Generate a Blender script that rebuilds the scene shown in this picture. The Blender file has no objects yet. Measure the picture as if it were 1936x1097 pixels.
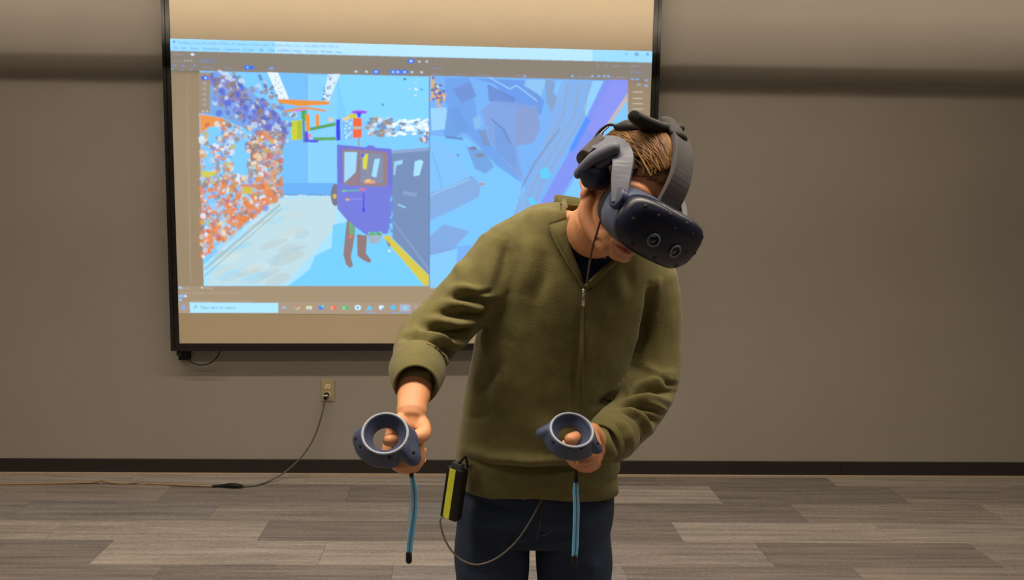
import bpy, math, random
import numpy as np
from mathutils import Vector, Matrix, noise
from mathutils.bvhtree import BVHTree

random.seed(7); rng = np.random.default_rng(7)
S = bpy.context.scene
C = S.collection
PI = math.pi

# ------------------------------------------------------------------ camera
W, H, FPX = 1936, 1097, 1500.0
CXP, CYP = 880.0, 548.5
CAM = Vector((0.0, 0.0, 1.5))
PITCH, ROLL = math.radians(-6.3), 0.004
WALL = 4.26
fw = Vector((0, math.cos(PITCH), math.sin(PITCH)))
up0 = Vector((0, -math.sin(PITCH), math.cos(PITCH)))
rt0 = Vector((1, 0, 0))
rt = (rt0*math.cos(ROLL) + up0*math.sin(ROLL)).normalized()
up = (up0*math.cos(ROLL) - rt0*math.sin(ROLL)).normalized()
cam_data = bpy.data.cameras.new('camera')
cam_data.sensor_width = 36.0; cam_data.sensor_fit = 'HORIZONTAL'
cam_data.lens = 36.0*FPX/W
cam_data.shift_x = (W/2 - CXP)/W
cam_data.clip_start = 0.05
cam = bpy.data.objects.new('camera', cam_data); C.objects.link(cam)
cam.matrix_world = Matrix(((rt.x, up.x, -fw.x, CAM.x), (rt.y, up.y, -fw.y, CAM.y), (rt.z, up.z, -fw.z, CAM.z), (0, 0, 0, 1)))
S.camera = cam

# ------------------------------------------------------------------ light and exposure
S.view_settings.view_transform = 'Standard'; S.view_settings.look = 'None'
S.view_settings.exposure = 0.0; S.view_settings.gamma = 1.0
S.view_settings.use_curve_mapping = False
wd = bpy.data.worlds.new('world'); S.world = wd; wd.use_nodes = True
wd.node_tree.nodes['Background'].inputs[0].default_value = (1.0, 0.85, 0.68, 1)
wd.node_tree.nodes['Background'].inputs[1].default_value = 0.02
ZC = 2.9                                     # ceiling height
WARM = (1.0, 0.85, 0.66)
STRIPS = [  # y, length, width, watts, beam spread of the louvre in degrees
    (WALL-1.5, 5.6, 0.07, 68.0, 180),
    (1.30, 7.0, 0.30, 96.0, 125),
    (-0.9, 7.0, 0.30, 28.0, 150),
]
for (y, ln, wdt, watts, spread) in STRIPS:
    ld = bpy.data.lights.new('ceiling_strip_light', 'AREA'); ld.shape = 'RECTANGLE'
    ld.size = ln; ld.size_y = wdt; ld.energy = watts; ld.color = WARM; ld.spread = math.radians(spread)
    lo = bpy.data.objects.new('ceiling_strip_light', ld); C.objects.link(lo)
    lo.location = (-0.2, y, ZC-0.045)

# ------------------------------------------------------------------ helpers
def ray(px, py):
    return (fw + rt*((px-CXP)/FPX) + up*((CYP-py)/FPX))
def P(px, py, Y):
    d = ray(px, py); return CAM + d*(Y/d.y)
def FL(px, py, z=0.0):
    d = ray(px, py); return CAM + d*((z-CAM.z)/d.z)
def IM(x, y, z):                             # vector given as right, up, towards the viewer
    return rt*x + up*y - fw*z
def proj(v):                                 # (n,3) -> (n,2) pixels
    d = np.asarray(v) - np.array(CAM)
    f = d@np.array(fw)
    return np.stack([CXP + FPX*(d@np.array(rt))/f, CYP - FPX*(d@np.array(up))/f], 1)
def lin(r, g, b):
    f = lambda c: (c/255/12.92 if c/255 <= 0.04045 else ((c/255+0.055)/1.055)**2.4)
    return (f(r), f(g), f(b))

def new_mat(name):
    m = bpy.data.materials.new(name); m.use_nodes = True
    return m, m.node_tree.nodes, m.node_tree.links, m.node_tree.nodes['Principled BSDF']
def mat(name, col, rough=0.5, metal=0.0, var=0.12, scale=8.0, bump=0.0, bscale=200.0, sheen=0.0, coat=0.0, attr=None, stretch=None, spec=0.5, sss=0.0):
    m, N, L, b = new_mat(name)
    b.inputs['Roughness'].default_value = rough; b.inputs['Metallic'].default_value = metal
    b.inputs['Specular IOR Level'].default_value = spec
    if sheen: b.inputs['Sheen Weight'].default_value = sheen; b.inputs['Sheen Roughness'].default_value = 0.5
    if coat: b.inputs['Coat Weight'].default_value = coat; b.inputs['Coat Roughness'].default_value = 0.15
    if sss:
        b.inputs['Subsurface Weight'].default_value = sss
        b.inputs['Subsurface Radius'].default_value = (0.012, 0.005, 0.003)
    tc = N.new('ShaderNodeTexCoord'); src = tc.outputs['Object']
    if stretch:
        mp = N.new('ShaderNodeMapping'); mp.inputs['Scale'].default_value = stretch
        L.new(src, mp.inputs[0]); src = mp.outputs[0]
    nz = N.new('ShaderNodeTexNoise'); nz.inputs['Scale'].default_value = scale; nz.inputs['Detail'].default_value = 5
    L.new(src, nz.inputs['Vector'])
    mr = N.new('ShaderNodeMapRange'); mr.inputs[1].default_value = 0.25; mr.inputs[2].default_value = 0.75
    mr.inputs[3].default_value = 1-var; mr.inputs[4].default_value = 1+var
    L.new(nz.outputs[0], mr.inputs[0])
    mx = N.new('ShaderNodeVectorMath'); mx.operation = 'SCALE'
    if attr:
        at = N.new('ShaderNodeAttribute'); at.attribute_name = attr; L.new(at.outputs['Color'], mx.inputs[0])
    else:
        mx.inputs[0].default_value = col
    L.new(mr.outputs[0], mx.inputs['Scale']); L.new(mx.outputs[0], b.inputs['Base Color'])
    if bump:
        n2 = N.new('ShaderNodeTexNoise'); n2.inputs['Scale'].default_value = bscale; n2.inputs['Detail'].default_value = 3
        L.new(src, n2.inputs['Vector'])
        bp = N.new('ShaderNodeBump'); bp.inputs['Strength'].default_value = bump; bp.inputs['Distance'].default_value = 0.002
        L.new(n2.outputs[0], bp.inputs['Height']); L.new(bp.outputs[0], b.inputs['Normal'])
    return m

class MB:
    """collects vertices and faces and links them as one mesh object"""
    def __init__(s): s.v = []; s.f = []
    def add(s, vs, fs):
        o = len(s.v); s.v += [tuple(v) for v in vs]; s.f += [tuple(i+o for i in f) for f in fs]; return s
    def box(s, c, h, M=None):
        vs = []
        for x in (-1, 1):
            for y in (-1, 1):
                for z in (-1, 1):
                    v = Vector((x*h[0], y*h[1], z*h[2]))
                    vs.append((M@v if M else v) + Vector(c))
        return s.add(vs, [(0, 1, 3, 2), (4, 6, 7, 5), (0, 4, 5, 1), (2, 3, 7, 6), (0, 2, 6, 4), (1, 5, 7, 3)])
    def ell(s, c, axes, nu=20, nv=14):
        vs, fs = [], []
        c = Vector(c)
        for j in range(nv+1):
            t = PI*j/nv
            for i in range(nu):
                p = 2*PI*i/nu
                vs.append(c + axes[0]*(math.sin(t)*math.cos(p)) + axes[1]*(math.sin(t)*math.sin(p)) + axes[2]*math.cos(t))
        for j in range(nv):
            for i in range(nu):
                fs.append((j*nu+i, (j+1)*nu+i, (j+1)*nu+(i+1) % nu, j*nu+(i+1) % nu))
        return s.add(vs, fs)
    def loft(s, pts, ra, rb=None, side=(1, 0, 0), n=20, sub=5, e=2.0, cap='round'):
        pts = [Vector(p) for p in pts]
        k = len(pts)
        ra = list(ra) if hasattr(ra, '__len__') else [ra]*k
        rb = ra if rb is None else (list(rb) if hasattr(rb, '__len__') else [rb]*k)
        sd = [Vector(x) for x in side] if isinstance(side, list) else [Vector(side)]*k
        cp, ca, cb, cs = [], [], [], []
        def cr(a, b, c, d, t):
            return 0.5*((2*b) + (c-a)*t + (2*a-5*b+4*c-d)*t*t + (3*b-a-3*c+d)*t*t*t)
        for i in range(k-1):
            i0, i3 = max(i-1, 0), min(i+2, k-1)
            for q in range(sub if i < k-2 else sub+1):
                t = q/sub
                cp.append(cr(pts[i0], pts[i], pts[i+1], pts[i3], t))
                ca.append(max(1e-4, cr(ra[i0], ra[i], ra[i+1], ra[i3], t))); cb.append(max(1e-4, cr(rb[i0], rb[i], rb[i+1], rb[i3], t)))
                cs.append(sd[i].lerp(sd[i+1], t))
        m = len(cp); rings = []
        for i in range(m):
            tg = (cp[min(i+1, m-1)] - cp[max(i-1, 0)]).normalized()
            a = cs[i] - tg*cs[i].dot(tg)
            if a.length < 1e-4: a = tg.orthogonal()
            a.normalize(); rings.append((cp[i], a, tg.cross(a), tg, ca[i], cb[i]))
        ext = []
        if cap == 'round':
            c, a, b, tg, x, y = rings[0]; r = min(x, y)
            ext0 = [(c - tg*r*math.sin(t), a, b, tg, x*math.cos(t), y*math.cos(t)) for t in (1.2, 0.7)]
            c, a, b, tg, x, y = rings[-1]; r = min(x, y)
            ext1 = [(c + tg*r*math.sin(t), a, b, tg, x*math.cos(t), y*math.cos(t)) for t in (0.7, 1.2)]
            rings = ext0 + rings + ext1
        vs, fs = [], []
        for (c, a, b, tg, x, y) in rings:
            for i in range(n):
                p = 2*PI*i/n; cc, ss = math.cos(p), math.sin(p)
                if e != 2.0:
                    cc = math.copysign(abs(cc)**(2/e), cc); ss = math.copysign(abs(ss)**(2/e), ss)
                vs.append(c + a*(x*cc) + b*(y*ss))
        R = len(rings)
        for j in range(R-1):
            for i in range(n):
                fs.append((j*n+i, j*n+(i+1) % n, (j+1)*n+(i+1) % n, (j+1)*n+i))
        if cap != 'open':
            vs.append(rings[0][0]); vs.append(rings[-1][0])
            for i in range(n):
                fs.append((R*n, (i+1) % n, i)); fs.append((R*n+1, (R-1)*n+i, (R-1)*n+(i+1) % n))
        return s.add(vs, fs)
    def ribbon(s, A, B, th, nrm=None):
        """thick strip between two polylines"""
        A = [Vector(a) for a in A]; B = [Vector(b) for b in B]; k = len(A); vs = []
        for i in range(k):
            t = A[min(i+1, k-1)] - A[max(i-1, 0)]; w = B[i] - A[i]
            nn = t.cross(w)
            nn = nn.normalized() if nn.length > 1e-9 else Vector((0, -1, 0))
            if nrm is not None and nn.dot(nrm) < 0: nn = -nn
            vs += [A[i]+nn*th/2, B[i]+nn*th/2, B[i]-nn*th/2, A[i]-nn*th/2]
        fs = []
        for i in range(k-1):
            for q in range(4):
                fs.append((i*4+q, i*4+(q+1) % 4, i*4+4+(q+1) % 4, i*4+4+q))
        fs += [(0, 3, 2, 1), (k*4-4, k*4-3, k*4-2, k*4-1)]
        return s.add(vs, fs)
    def mesh(s, name):
        me = bpy.data.meshes.new(name); me.from_pydata(s.v, [], s.f); me.validate(); me.update(); return me
    def build(s, name, m, parent=None, smooth=True, origin=None, bevel=0.0, subd=0):
        me = s.mesh(name)
        import bmesh
        bm = bmesh.new(); bm.from_mesh(me); bmesh.ops.recalc_face_normals(bm, faces=bm.faces); bm.to_mesh(me); bm.free()
        return link(name, me, m, parent, smooth, bevel, subd)

def link(name, me, m, parent=None, smooth=True, bevel=0.0, subd=0):
    if m is not None and not me.materials: me.materials.append(m)
    if smooth: me.polygons.foreach_set('use_smooth', [True]*len(me.polygons))
    o = bpy.data.objects.new(name, me); C.objects.link(o)
    if parent is not None:
        o.parent = parent
        o.matrix_parent_inverse = world_of(parent).inverted()
    if bevel:
        b = o.modifiers.new('bevel', 'BEVEL'); b.width = bevel; b.segments = 2; b.limit_method = 'ANGLE'
    if subd:
        b = o.modifiers.new('subd', 'SUBSURF'); b.levels = subd; b.render_levels = subd
    return o
def world_of(o):
    m = o.matrix_basis.copy()
    if o.parent is not None: m = world_of(o.parent) @ o.matrix_parent_inverse @ m
    return m
def tag(o, label=None, cat=None, group=None, kind=None):
    if label: o['label'] = label
    if cat: o['category'] = cat
    if group: o['group'] = group
    if kind: o['kind'] = kind
    return o
def empty(name, loc, label=None, cat=None, group=None, parent=None):
    o = bpy.data.objects.new(name, None); C.objects.link(o); o.location = loc; o.empty_display_size = 0.05
    return tag(o, label, cat, group)

def remeshed(mb, name, voxel, smooth=4, factor=0.5):
    me = mb.mesh(name)
    o = bpy.data.objects.new(name, me); C.objects.link(o)
    r = o.modifiers.new('r', 'REMESH'); r.mode = 'VOXEL'; r.voxel_size = voxel; r.use_smooth_shade = True
    if smooth:
        q = o.modifiers.new('s', 'SMOOTH'); q.iterations = smooth; q.factor = factor
    dg = bpy.context.evaluated_depsgraph_get()
    out = bpy.data.meshes.new_from_object(o.evaluated_get(dg))
    bpy.data.objects.remove(o); bpy.data.meshes.remove(me)
    out.name = name
    return out
def get_v(me):
    a = np.empty(len(me.vertices)*3, np.float32); me.vertices.foreach_get('co', a); return a.reshape(-1, 3).astype(float)
def get_n(me):
    a = np.empty(len(me.vertices)*3, np.float32); me.vertices.foreach_get('normal', a); return a.reshape(-1, 3).astype(float)
def set_v(me, v):
    me.vertices.foreach_set('co', np.asarray(v, np.float32).ravel()); me.update()
def bvh_of(me):
    return BVHTree.FromPolygons([v.co.copy() for v in me.vertices], [tuple(p.vertices) for p in me.polygons])
def cast(bvh, px, py, off=0.0, fallback=1.6):
    d = ray(px, py).normalized()
    h, n, i, dist = bvh.ray_cast(CAM, d)
    if h is None: return P(px, py, fallback)
    return h - d*off
def in_poly(x, y, poly):
    ins = np.zeros(x.shape, bool); k = len(poly)
    for i in range(k):
        x0, y0 = poly[i]; x1, y1 = poly[(i+1) % k]
        c = ((y0 > y) != (y1 > y))
        with np.errstate(divide='ignore', invalid='ignore'):
            xi = (x1-x0)*(y-y0)/(y1-y0+1e-12)+x0
        ins ^= c & (x < xi)
    return ins
def del_verts(me, mask):
    import bmesh
    bm = bmesh.new(); bm.from_mesh(me); bm.verts.ensure_lookup_table()
    bmesh.ops.delete(bm, geom=[bm.verts[i] for i in np.nonzero(mask)[0]], context='VERTS')
    bm.to_mesh(me); bm.free()
def color_attr(me, cols):
    a = me.color_attributes.new('tint', 'FLOAT_COLOR', 'POINT')
    cols = np.asarray(cols, np.float32)
    if cols.shape[1] == 3: cols = np.concatenate([cols, np.ones((len(cols), 1), np.float32)], 1)
    a.data.foreach_set('color', cols.ravel())

# ------------------------------------------------------------------ materials
M = {}
M['wall'] = mat('wall_paint', (0.325, 0.295, 0.256), 0.75, var=0.03, scale=3, bump=0.15, bscale=350)
M['ceiling'] = mat('ceiling_tile_paint', (0.20, 0.185, 0.165), 0.9, var=0.03, scale=20, bump=0.3, bscale=120)
M['base'] = mat('dark_base_rubber', (0.022, 0.018, 0.016), 0.45, var=0.15, scale=4)
M['base_highlight'] = mat('tan_edge_highlight', (0.42, 0.33, 0.24), 0.9, var=0.1, scale=30)  # highlight along the baseboard foot, put into this tan colour
M['floor'] = mat('floor_slab', (0.10, 0.085, 0.075), 0.95, var=0.1)
M['black'] = mat('black_plastic', (0.008, 0.008, 0.009), 0.55, spec=.3, var=0.1, scale=30)
M['frame'] = mat('black_anodised_frame', (0.012, 0.011, 0.010), 0.30, var=0.1, scale=12)
M['board'] = mat('whiteboard_enamel', (0.64, 0.53, 0.37), 0.45, var=0.02, scale=2)
M['white_metal'] = mat('white_fixture_enamel', (0.75, 0.73, 0.70), 0.5, var=0.03)
M['navy'] = mat('navy_plastic', lin(32, 44, 78), 0.42, var=0.08, scale=20, bump=0.05, bscale=900)
M['navy_dark'] = mat('dark_navy_front_plastic', lin(12, 18, 42), 0.33, var=0.06, scale=20, spec=0.4)
M['slate'] = mat('slate_blue_plastic', lin(78, 90, 120), 0.45, var=0.06, scale=20, bump=0.05, bscale=900)
M['visor'] = mat('visor_lit_side_plastic', lin(70, 80, 106), .40, var=.06, scale=20)  # same plastic as the front plate; light on its sides put into paler colour
M['slate_dark'] = mat('slate_blue_plastic_dark', lin(56, 66, 94), 0.48, var=0.06, scale=20)
M['rim'] = mat('pale_grey_plastic', lin(138, 146, 164), 0.40, var=0.05, scale=20)
M['grey'] = mat('charcoal_strap_padding', lin(64, 62, 66), 0.75, var=0.15, scale=40, bump=0.2, bscale=500)
M['greyblue'] = mat('grey_blue_strap_plastic', lin(80, 84, 102), 0.5, var=0.08, scale=25)
M['foam'] = mat('black_face_foam', (0.012, 0.012, 0.014), 0.95, var=0.2, scale=60, bump=0.3, bscale=700)
M['lens'] = mat('camera_lens_glass', (0.004, 0.005, 0.008), 0.08, var=0.05, coat=0.6)
M['lensring'] = mat('grey_lens_ring', lin(92, 108, 130), 0.4, var=0.05)
M['steel'] = mat('brushed_steel', (0.62, 0.60, 0.56), 0.3, metal=1.0, var=0.08, scale=60)
M['gold'] = mat('gold', (0.80, 0.55, 0.22), 0.25, metal=1.0, var=0.05)
M['olive'] = mat('olive_fleece', lin(105, 99, 62), 0.95, var=0.16, scale=38, bump=0.5, bscale=420, sheen=0.12, spec=0.15)
M['olive_rib'] = mat('olive_rib_knit', lin(100, 94, 58), 0.95, var=0.12, scale=38, bump=0.5, bscale=420, sheen=0.12, spec=0.15)
M['navy_cloth'] = mat('navy_jersey', lin(42, 52, 92), 0.95, var=0.1, scale=60, bump=0.3, bscale=600, spec=0.15)
M['denim'] = mat('dark_indigo_denim', lin(41, 51, 71), 0.9, var=0.30, scale=9, bump=0.4, bscale=800, spec=0.2)
M['denim_thread'] = mat('denim_seam_thread', lin(62, 52, 50), 0.9, var=0.1)
M['skin'] = mat('skin', (0, 0, 0), 0.48, var=0.05, scale=30, bump=0.08, bscale=260, attr='tint', sss=0.10, spec=0.4)
M['hair'] = mat('brown_hair', (0, 0, 0), 0.45, var=0.25, scale=40, attr='tint', spec=0.25)
M['blue_strap'] = mat('blue_webbing', lin(125, 205, 255), 0.75, var=0.06, scale=80, bump=0.3, bscale=900)
M['lime'] = mat('lime_label', lin(214, 220, 60), 0.5, var=0.08, scale=60)
M['ivory'] = mat('ivory_plate_plastic', lin(168, 152, 120), 0.4, var=0.04)
M['ivory_light'] = mat('ivory_receptacle', lin(225, 205, 160), 0.4, var=0.04)
M['tan_cord'] = mat('tan_cord', lin(150, 125, 95), 0.6, var=0.15, scale=30)
M['grey_cord'] = mat('grey_brown_cord', lin(92, 86, 78), 0.5, var=0.1, scale=30)
M['red_cord'] = mat('dark_red_cord', lin(92, 40, 36), 0.5, var=0.1, scale=30)
M['shoe'] = mat('brown_leather', (0.05, 0.03, 0.02), 0.5, var=0.15, scale=20)

def carpet_material():
    m, N, L, b = new_mat('carpet_plank_pile')
    b.inputs['Roughness'].default_value = 1.0; b.inputs['Specular IOR Level'].default_value = 0.1
    oi = N.new('ShaderNodeObjectInfo'); ge = N.new('ShaderNodeNewGeometry')
    ad = N.new('ShaderNodeVectorMath'); ad.operation = 'MULTIPLY_ADD'
    L.new(oi.outputs['Random'], ad.inputs[0]); ad.inputs[1].default_value = (13, 7, 5)
    L.new(ge.outputs['Position'], ad.inputs[2])
    def streak(sx, sy, lo, hi, det):
        mp = N.new('ShaderNodeMapping'); mp.inputs['Scale'].default_value = (sx, sy, 1); L.new(ad.outputs[0], mp.inputs[0])
        nz = N.new('ShaderNodeTexNoise'); nz.inputs['Scale'].default_value = 1.0; nz.inputs['Detail'].default_value = det; nz.inputs['Roughness'].default_value = 0.65
        L.new(mp.outputs[0], nz.inputs['Vector'])
        r = N.new('ShaderNodeMapRange'); r.inputs[1].default_value = 0.3; r.inputs[2].default_value = 0.7; r.inputs[3].default_value = lo; r.inputs[4].default_value = hi
        L.new(nz.outputs[0], r.inputs[0]); return r
    r1 = streak(1.6, 34, 0.68, 1.30, 5); r2 = streak(60, 240, 0.78, 1.22, 2)
    mu = N.new('ShaderNodeMath'); mu.operation = 'MULTIPLY'; L.new(r1.outputs[0], mu.inputs[0]); L.new(r2.outputs[0], mu.inputs[1])
    sc = N.new('ShaderNodeVectorMath'); sc.operation = 'SCALE'; L.new(oi.outputs['Color'], sc.inputs[0]); L.new(mu.outputs[0], sc.inputs['Scale'])
    L.new(sc.outputs[0], b.inputs['Base Color'])
    bp = N.new('ShaderNodeBump'); bp.inputs['Strength'].default_value = 0.5; bp.inputs['Distance'].default_value = 0.003
    L.new(r2.outputs[0], bp.inputs['Height']); L.new(bp.outputs[0], b.inputs['Normal'])
    return m
M['carpet'] = carpet_material()

# ------------------------------------------------------------------ room shell
X0, X1, Y0 = -4.2, 4.4, -3.2
def struct(name, c, h, m):
    o = MB().box(c, h).build(name, m, smooth=False); o['kind'] = 'structure'; return o
floor = struct('floor', ((X0+X1)/2, (Y0+WALL)/2, -0.056), ((X1-X0)/2+.1, (WALL-Y0)/2+.1, 0.05), M['floor'])
struct('ceiling', ((X0+X1)/2, (Y0+WALL)/2, ZC+0.05), ((X1-X0)/2+.1, (WALL-Y0)/2+.1, 0.05), M['ceiling'])
struct('wall_back', ((X0+X1)/2, WALL+0.05, ZC/2), ((X1-X0)/2, 0.05, ZC/2), M['wall'])
struct('wall_front', ((X0+X1)/2, Y0-0.05, ZC/2), ((X1-X0)/2, 0.05, ZC/2), M['wall'])
struct('wall_left', (X0-0.05, (Y0+WALL)/2, ZC/2), (0.05, (WALL-Y0)/2, ZC/2), M['wall'])
struct('wall_right', (X1+0.05, (Y0+WALL)/2, ZC/2), (0.05, (WALL-Y0)/2, ZC/2), M['wall'])
bh = 0.5*(P(300, 868, WALL-.012).z + P(1500, 874, WALL-.012).z)
xj = P(1590, 885, WALL-.012).x
for (a, b_) in ((X0, xj-.001), (xj+.001, X1)):
    o = MB().box(((a+b_)/2, WALL-.006, bh/2), ((b_-a)/2, .006, bh/2)).build('baseboard_back', M['base'], smooth=False, bevel=.002)
    o['kind'] = 'structure'
struct('floor_highlight_1', ((X0+X1)/2, WALL-.020, 0.003), ((X1-X0)/2, .008, .006), M['base_highlight'])  # thin strip standing in for the highlight between baseboard and carpet

# carpet planks: one object each, running bond from the seams seen in the photograph
ROW_PX = [917.5, 950.5, 986, 1024, 1070]     # row seams near the middle of the frame
rows = [WALL-.03] + [FL(880, y).y for y in ROW_PX]
rh = (rows[1]-rows[5])/4
while rows[-1] > Y0+rh: rows.append(rows[-1]-rh)
LEN = 0.95
anch = {0: FL(1569, 909).x, 1: FL(1352, 934).x, 2: FL(1508, 968).x, 3: FL(1280, 1005).x, 4: FL(1444, 1047).x, 5: FL(1622, 1085).x}
cA, cB, cC, cD = lin(146, 138, 131), lin(132, 124, 118), lin(117, 110, 105), lin(124, 119, 117)
tone_fix = {}
def tone(r, k):
    # k counts planks rightwards from the anchored seam
    fix = {(0, 0): cA, (0, -1): cC, (1, -1): cA, (1, 0): cC, (1, 1): cB, (1, -2): cC, (1, -3): cC, (1, -4): cB,
           (2, -1): cC, (2, 0): cB, (2, -2): cD, (2, -3): cB, (2, -4): cD, (2, -5): cD,
           (3, -1): cC, (3, 0): cA, (3, 1): cA, (3, -2): cC, (3, -3): cA, (3, -4): cA,
           (4, -1): cB, (4, 0): cC, (4, 1): cB, (4, -2): cA, (4, -3): cA, (4, -4): cC,
           (5, -1): cC, (5, 0): cB, (5, -2): cD, (5, -3): cC, (5, -4): cC}
    if (r, k) in fix: return fix[(r, k)]
    return random.choice([cA, cB, cC, cD])
plank_me = {}
for r in range(len(rows)-1):
    y1, y0 = rows[r], rows[r+1]
    xa = anch.get(r, random.uniform(0, LEN))
    k = math.floor((X0-xa)/LEN)
    while xa+k*LEN < X1:
        a, b_ = max(X0, xa+k*LEN), min(X1, xa+(k+1)*LEN)
        if b_-a > .02:
            key = (round(b_-a, 3), round(y1-y0, 3))
            if key not in plank_me:
                mb = MB(); mb.box((0, 0, -.003), ((b_-a)/2-.0006, (y1-y0)/2-.0006, .003))
                me = mb.mesh('carpet_plank'); me.materials.append(M['carpet']); plank_me[key] = me
            o = bpy.data.objects.new('carpet_plank', plank_me[key]); C.objects.link(o)
            o.location = ((a+b_)/2, (y0+y1)/2, 0.0); o.parent = floor
            t = tone(r, k); o.color = (t[0], t[1], t[2], 1)
        k += 1

# ceiling fixtures (above the frame)
for i, (y, ln, wdt, watts, spread) in enumerate(STRIPS):
    t = empty('ceiling_light', (-0.2, y, ZC), ['long slim ceiling strip light nearest the presentation board', 'wide ceiling strip light above the standing man', 'wide ceiling strip light behind the viewer'][i], 'ceiling light')
    mb = MB(); h = wdt/2
    mb.box((-0.2, y-h-.012, ZC-.03), (ln/2+.02, .01, .03)); mb.box((-0.2, y+h+.012, ZC-.03), (ln/2+.02, .01, .03))
    mb.box((-0.2, y, ZC-.006), (ln/2+.02, h+.02, .006))
    mb.build('housing', M['white_metal'], t, smooth=False)
# unseen black rail, added to cast the dark band across wall and board
def rail():
    za = lambda px, py: P(px, py, WALL).z
    yl = WALL-1.5; d = 0.76; zl = ZC-.045
    A = P(150, 130, WALL); B = P(1700, 161, WALL)
    sl = 1.0*(B.z-A.z)/(B.x-A.x)
    f = d/1.5
    fz = lambda x: (A.z + sl*(x-A.x))*(1-f) + zl*f
    t = empty('added_shade_rail', (0, WALL-d, fz(0)), 'unseen black rail added to cast a dark band on the presentation wall', 'added shade rail')
    mb = MB(); hh = .027
    xa, xb = X0+.05, X1-.05
    def bar(y0, y1, z0, z1):
        vs = [(x, WALL-d+dy, fz(x)+dz) for x in (xa, xb) for dy in (y0, y1) for dz in (z0, z1)]
        mb.add(vs, [(0, 1, 3, 2), (4, 6, 7, 5), (0, 4, 5, 1), (2, 3, 7, 6), (0, 2, 6, 4), (1, 5, 7, 3)])
    bar(-.02, .02, -hh, hh); bar(.0205, .055, -.012, -.008); bar(.055, .058, -.012, .006); bar(-.020, -.017, hh, .034)
    mb.build('rail', M['black'], t, smooth=False)
    # area lamp added to brighten the upper wall, shielded below by the rail's own lip
    ld = bpy.data.lights.new('added_wall_wash', 'AREA'); ld.shape = 'RECTANGLE'; ld.size = 8.2; ld.size_y = .022
    ld.energy = 30.0; ld.color = WARM
    lo = bpy.data.objects.new('added_wall_wash', ld); C.objects.link(lo); lo.location = (.1, WALL-d+.027, fz(.1)+.016)
    lo.rotation_euler = (0, 0, 0)
    ex = Vector((1, 0, sl*(1-f))).normalized(); ez = Vector((0, -math.cos(math.radians(32)), -math.sin(math.radians(32)))); ez = (ez-ex*ez.dot(ex)).normalized(); ey = ez.cross(ex)
    lo.matrix_world = Matrix(((ex.x, ey.x, ez.x, lo.location.x), (ex.y, ey.y, ez.y, lo.location.y), (ex.z, ey.z, ez.z, lo.location.z), (0, 0, 0, 1)))
    for x in (-3.8, -1.3, 1.3, 3.9):
        MB().loft([(x, WALL-d, fz(x)+hh), (x, WALL-d, ZC)], .003, n=8, cap='flat').build('hanger', M['steel'], t)
rail()

# ------------------------------------------------------------------ presentation board
YB = WALL-.105
board = empty('presentation_board', P(776, 662, YB), 'wide presentation board in a black frame hanging on the back wall', 'board')
OUT = [(301, -80), (1255, -80), (1230, 662), (323, 664)]
INN = [(316, -66), (1240, -66), (1214, 650), (338, 650)]
oc = [P(x, y, YB) for x, y in OUT]; ic = [P(x, y, YB) for x, y in INN]
TH = Vector((0, .080, 0)); IN = Vector((0, .010, 0))
for i in range(4):
    j = (i+1) % 4
    mb = MB()
    a, b_, c, d = oc[i], oc[j], ic[j], ic[i]
    # stepped profile: outer lip, groove, inner lip
    m1, m2 = a.lerp(d, .42), b_.lerp(c, .42)
    g = Vector((0, .006, 0))
    vs = [a, b_, m2, m1, m1+g, m2+g, c+g, d+g, c+IN*1.6, d+IN*1.6, a+TH, b_+TH, c+TH, d+TH]
    mb.add(vs, [(0, 1, 2, 3), (3, 2, 5, 4), (4, 5, 6, 7), (7, 6, 8, 9), (0, 10, 11, 1), (9, 8, 12, 13), (10, 13, 12, 11), (0, 3, 4, 7, 9, 13, 10), (1, 11, 12, 8, 6, 5, 2)])
    mb.build('frame_rail', M['frame'], board, smooth=False)
mb = MB(); vs = [v+IN for v in ic] + [v+TH*.8 for v in ic]
mb.add(vs, [(0, 1, 2, 3), (7, 6, 5, 4), (0, 4, 5, 1), (1, 5, 6, 2), (2, 6, 7, 3), (3, 7, 4, 0)])
mb.build('writing_surface', M['board'], board, smooth=False)
for px in (340, 1210):
    c = P(px, 668, YB+.02)
    MB().box(c, (.014, .012, .012)).build('corner_bracket', M['black'], board, smooth=False, bevel=.003)
    MB().box((c.x, WALL-.012, c.z+.15), (.03, .012, .2)).build('wall_bracket', M['black'], board, smooth=False)

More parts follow.
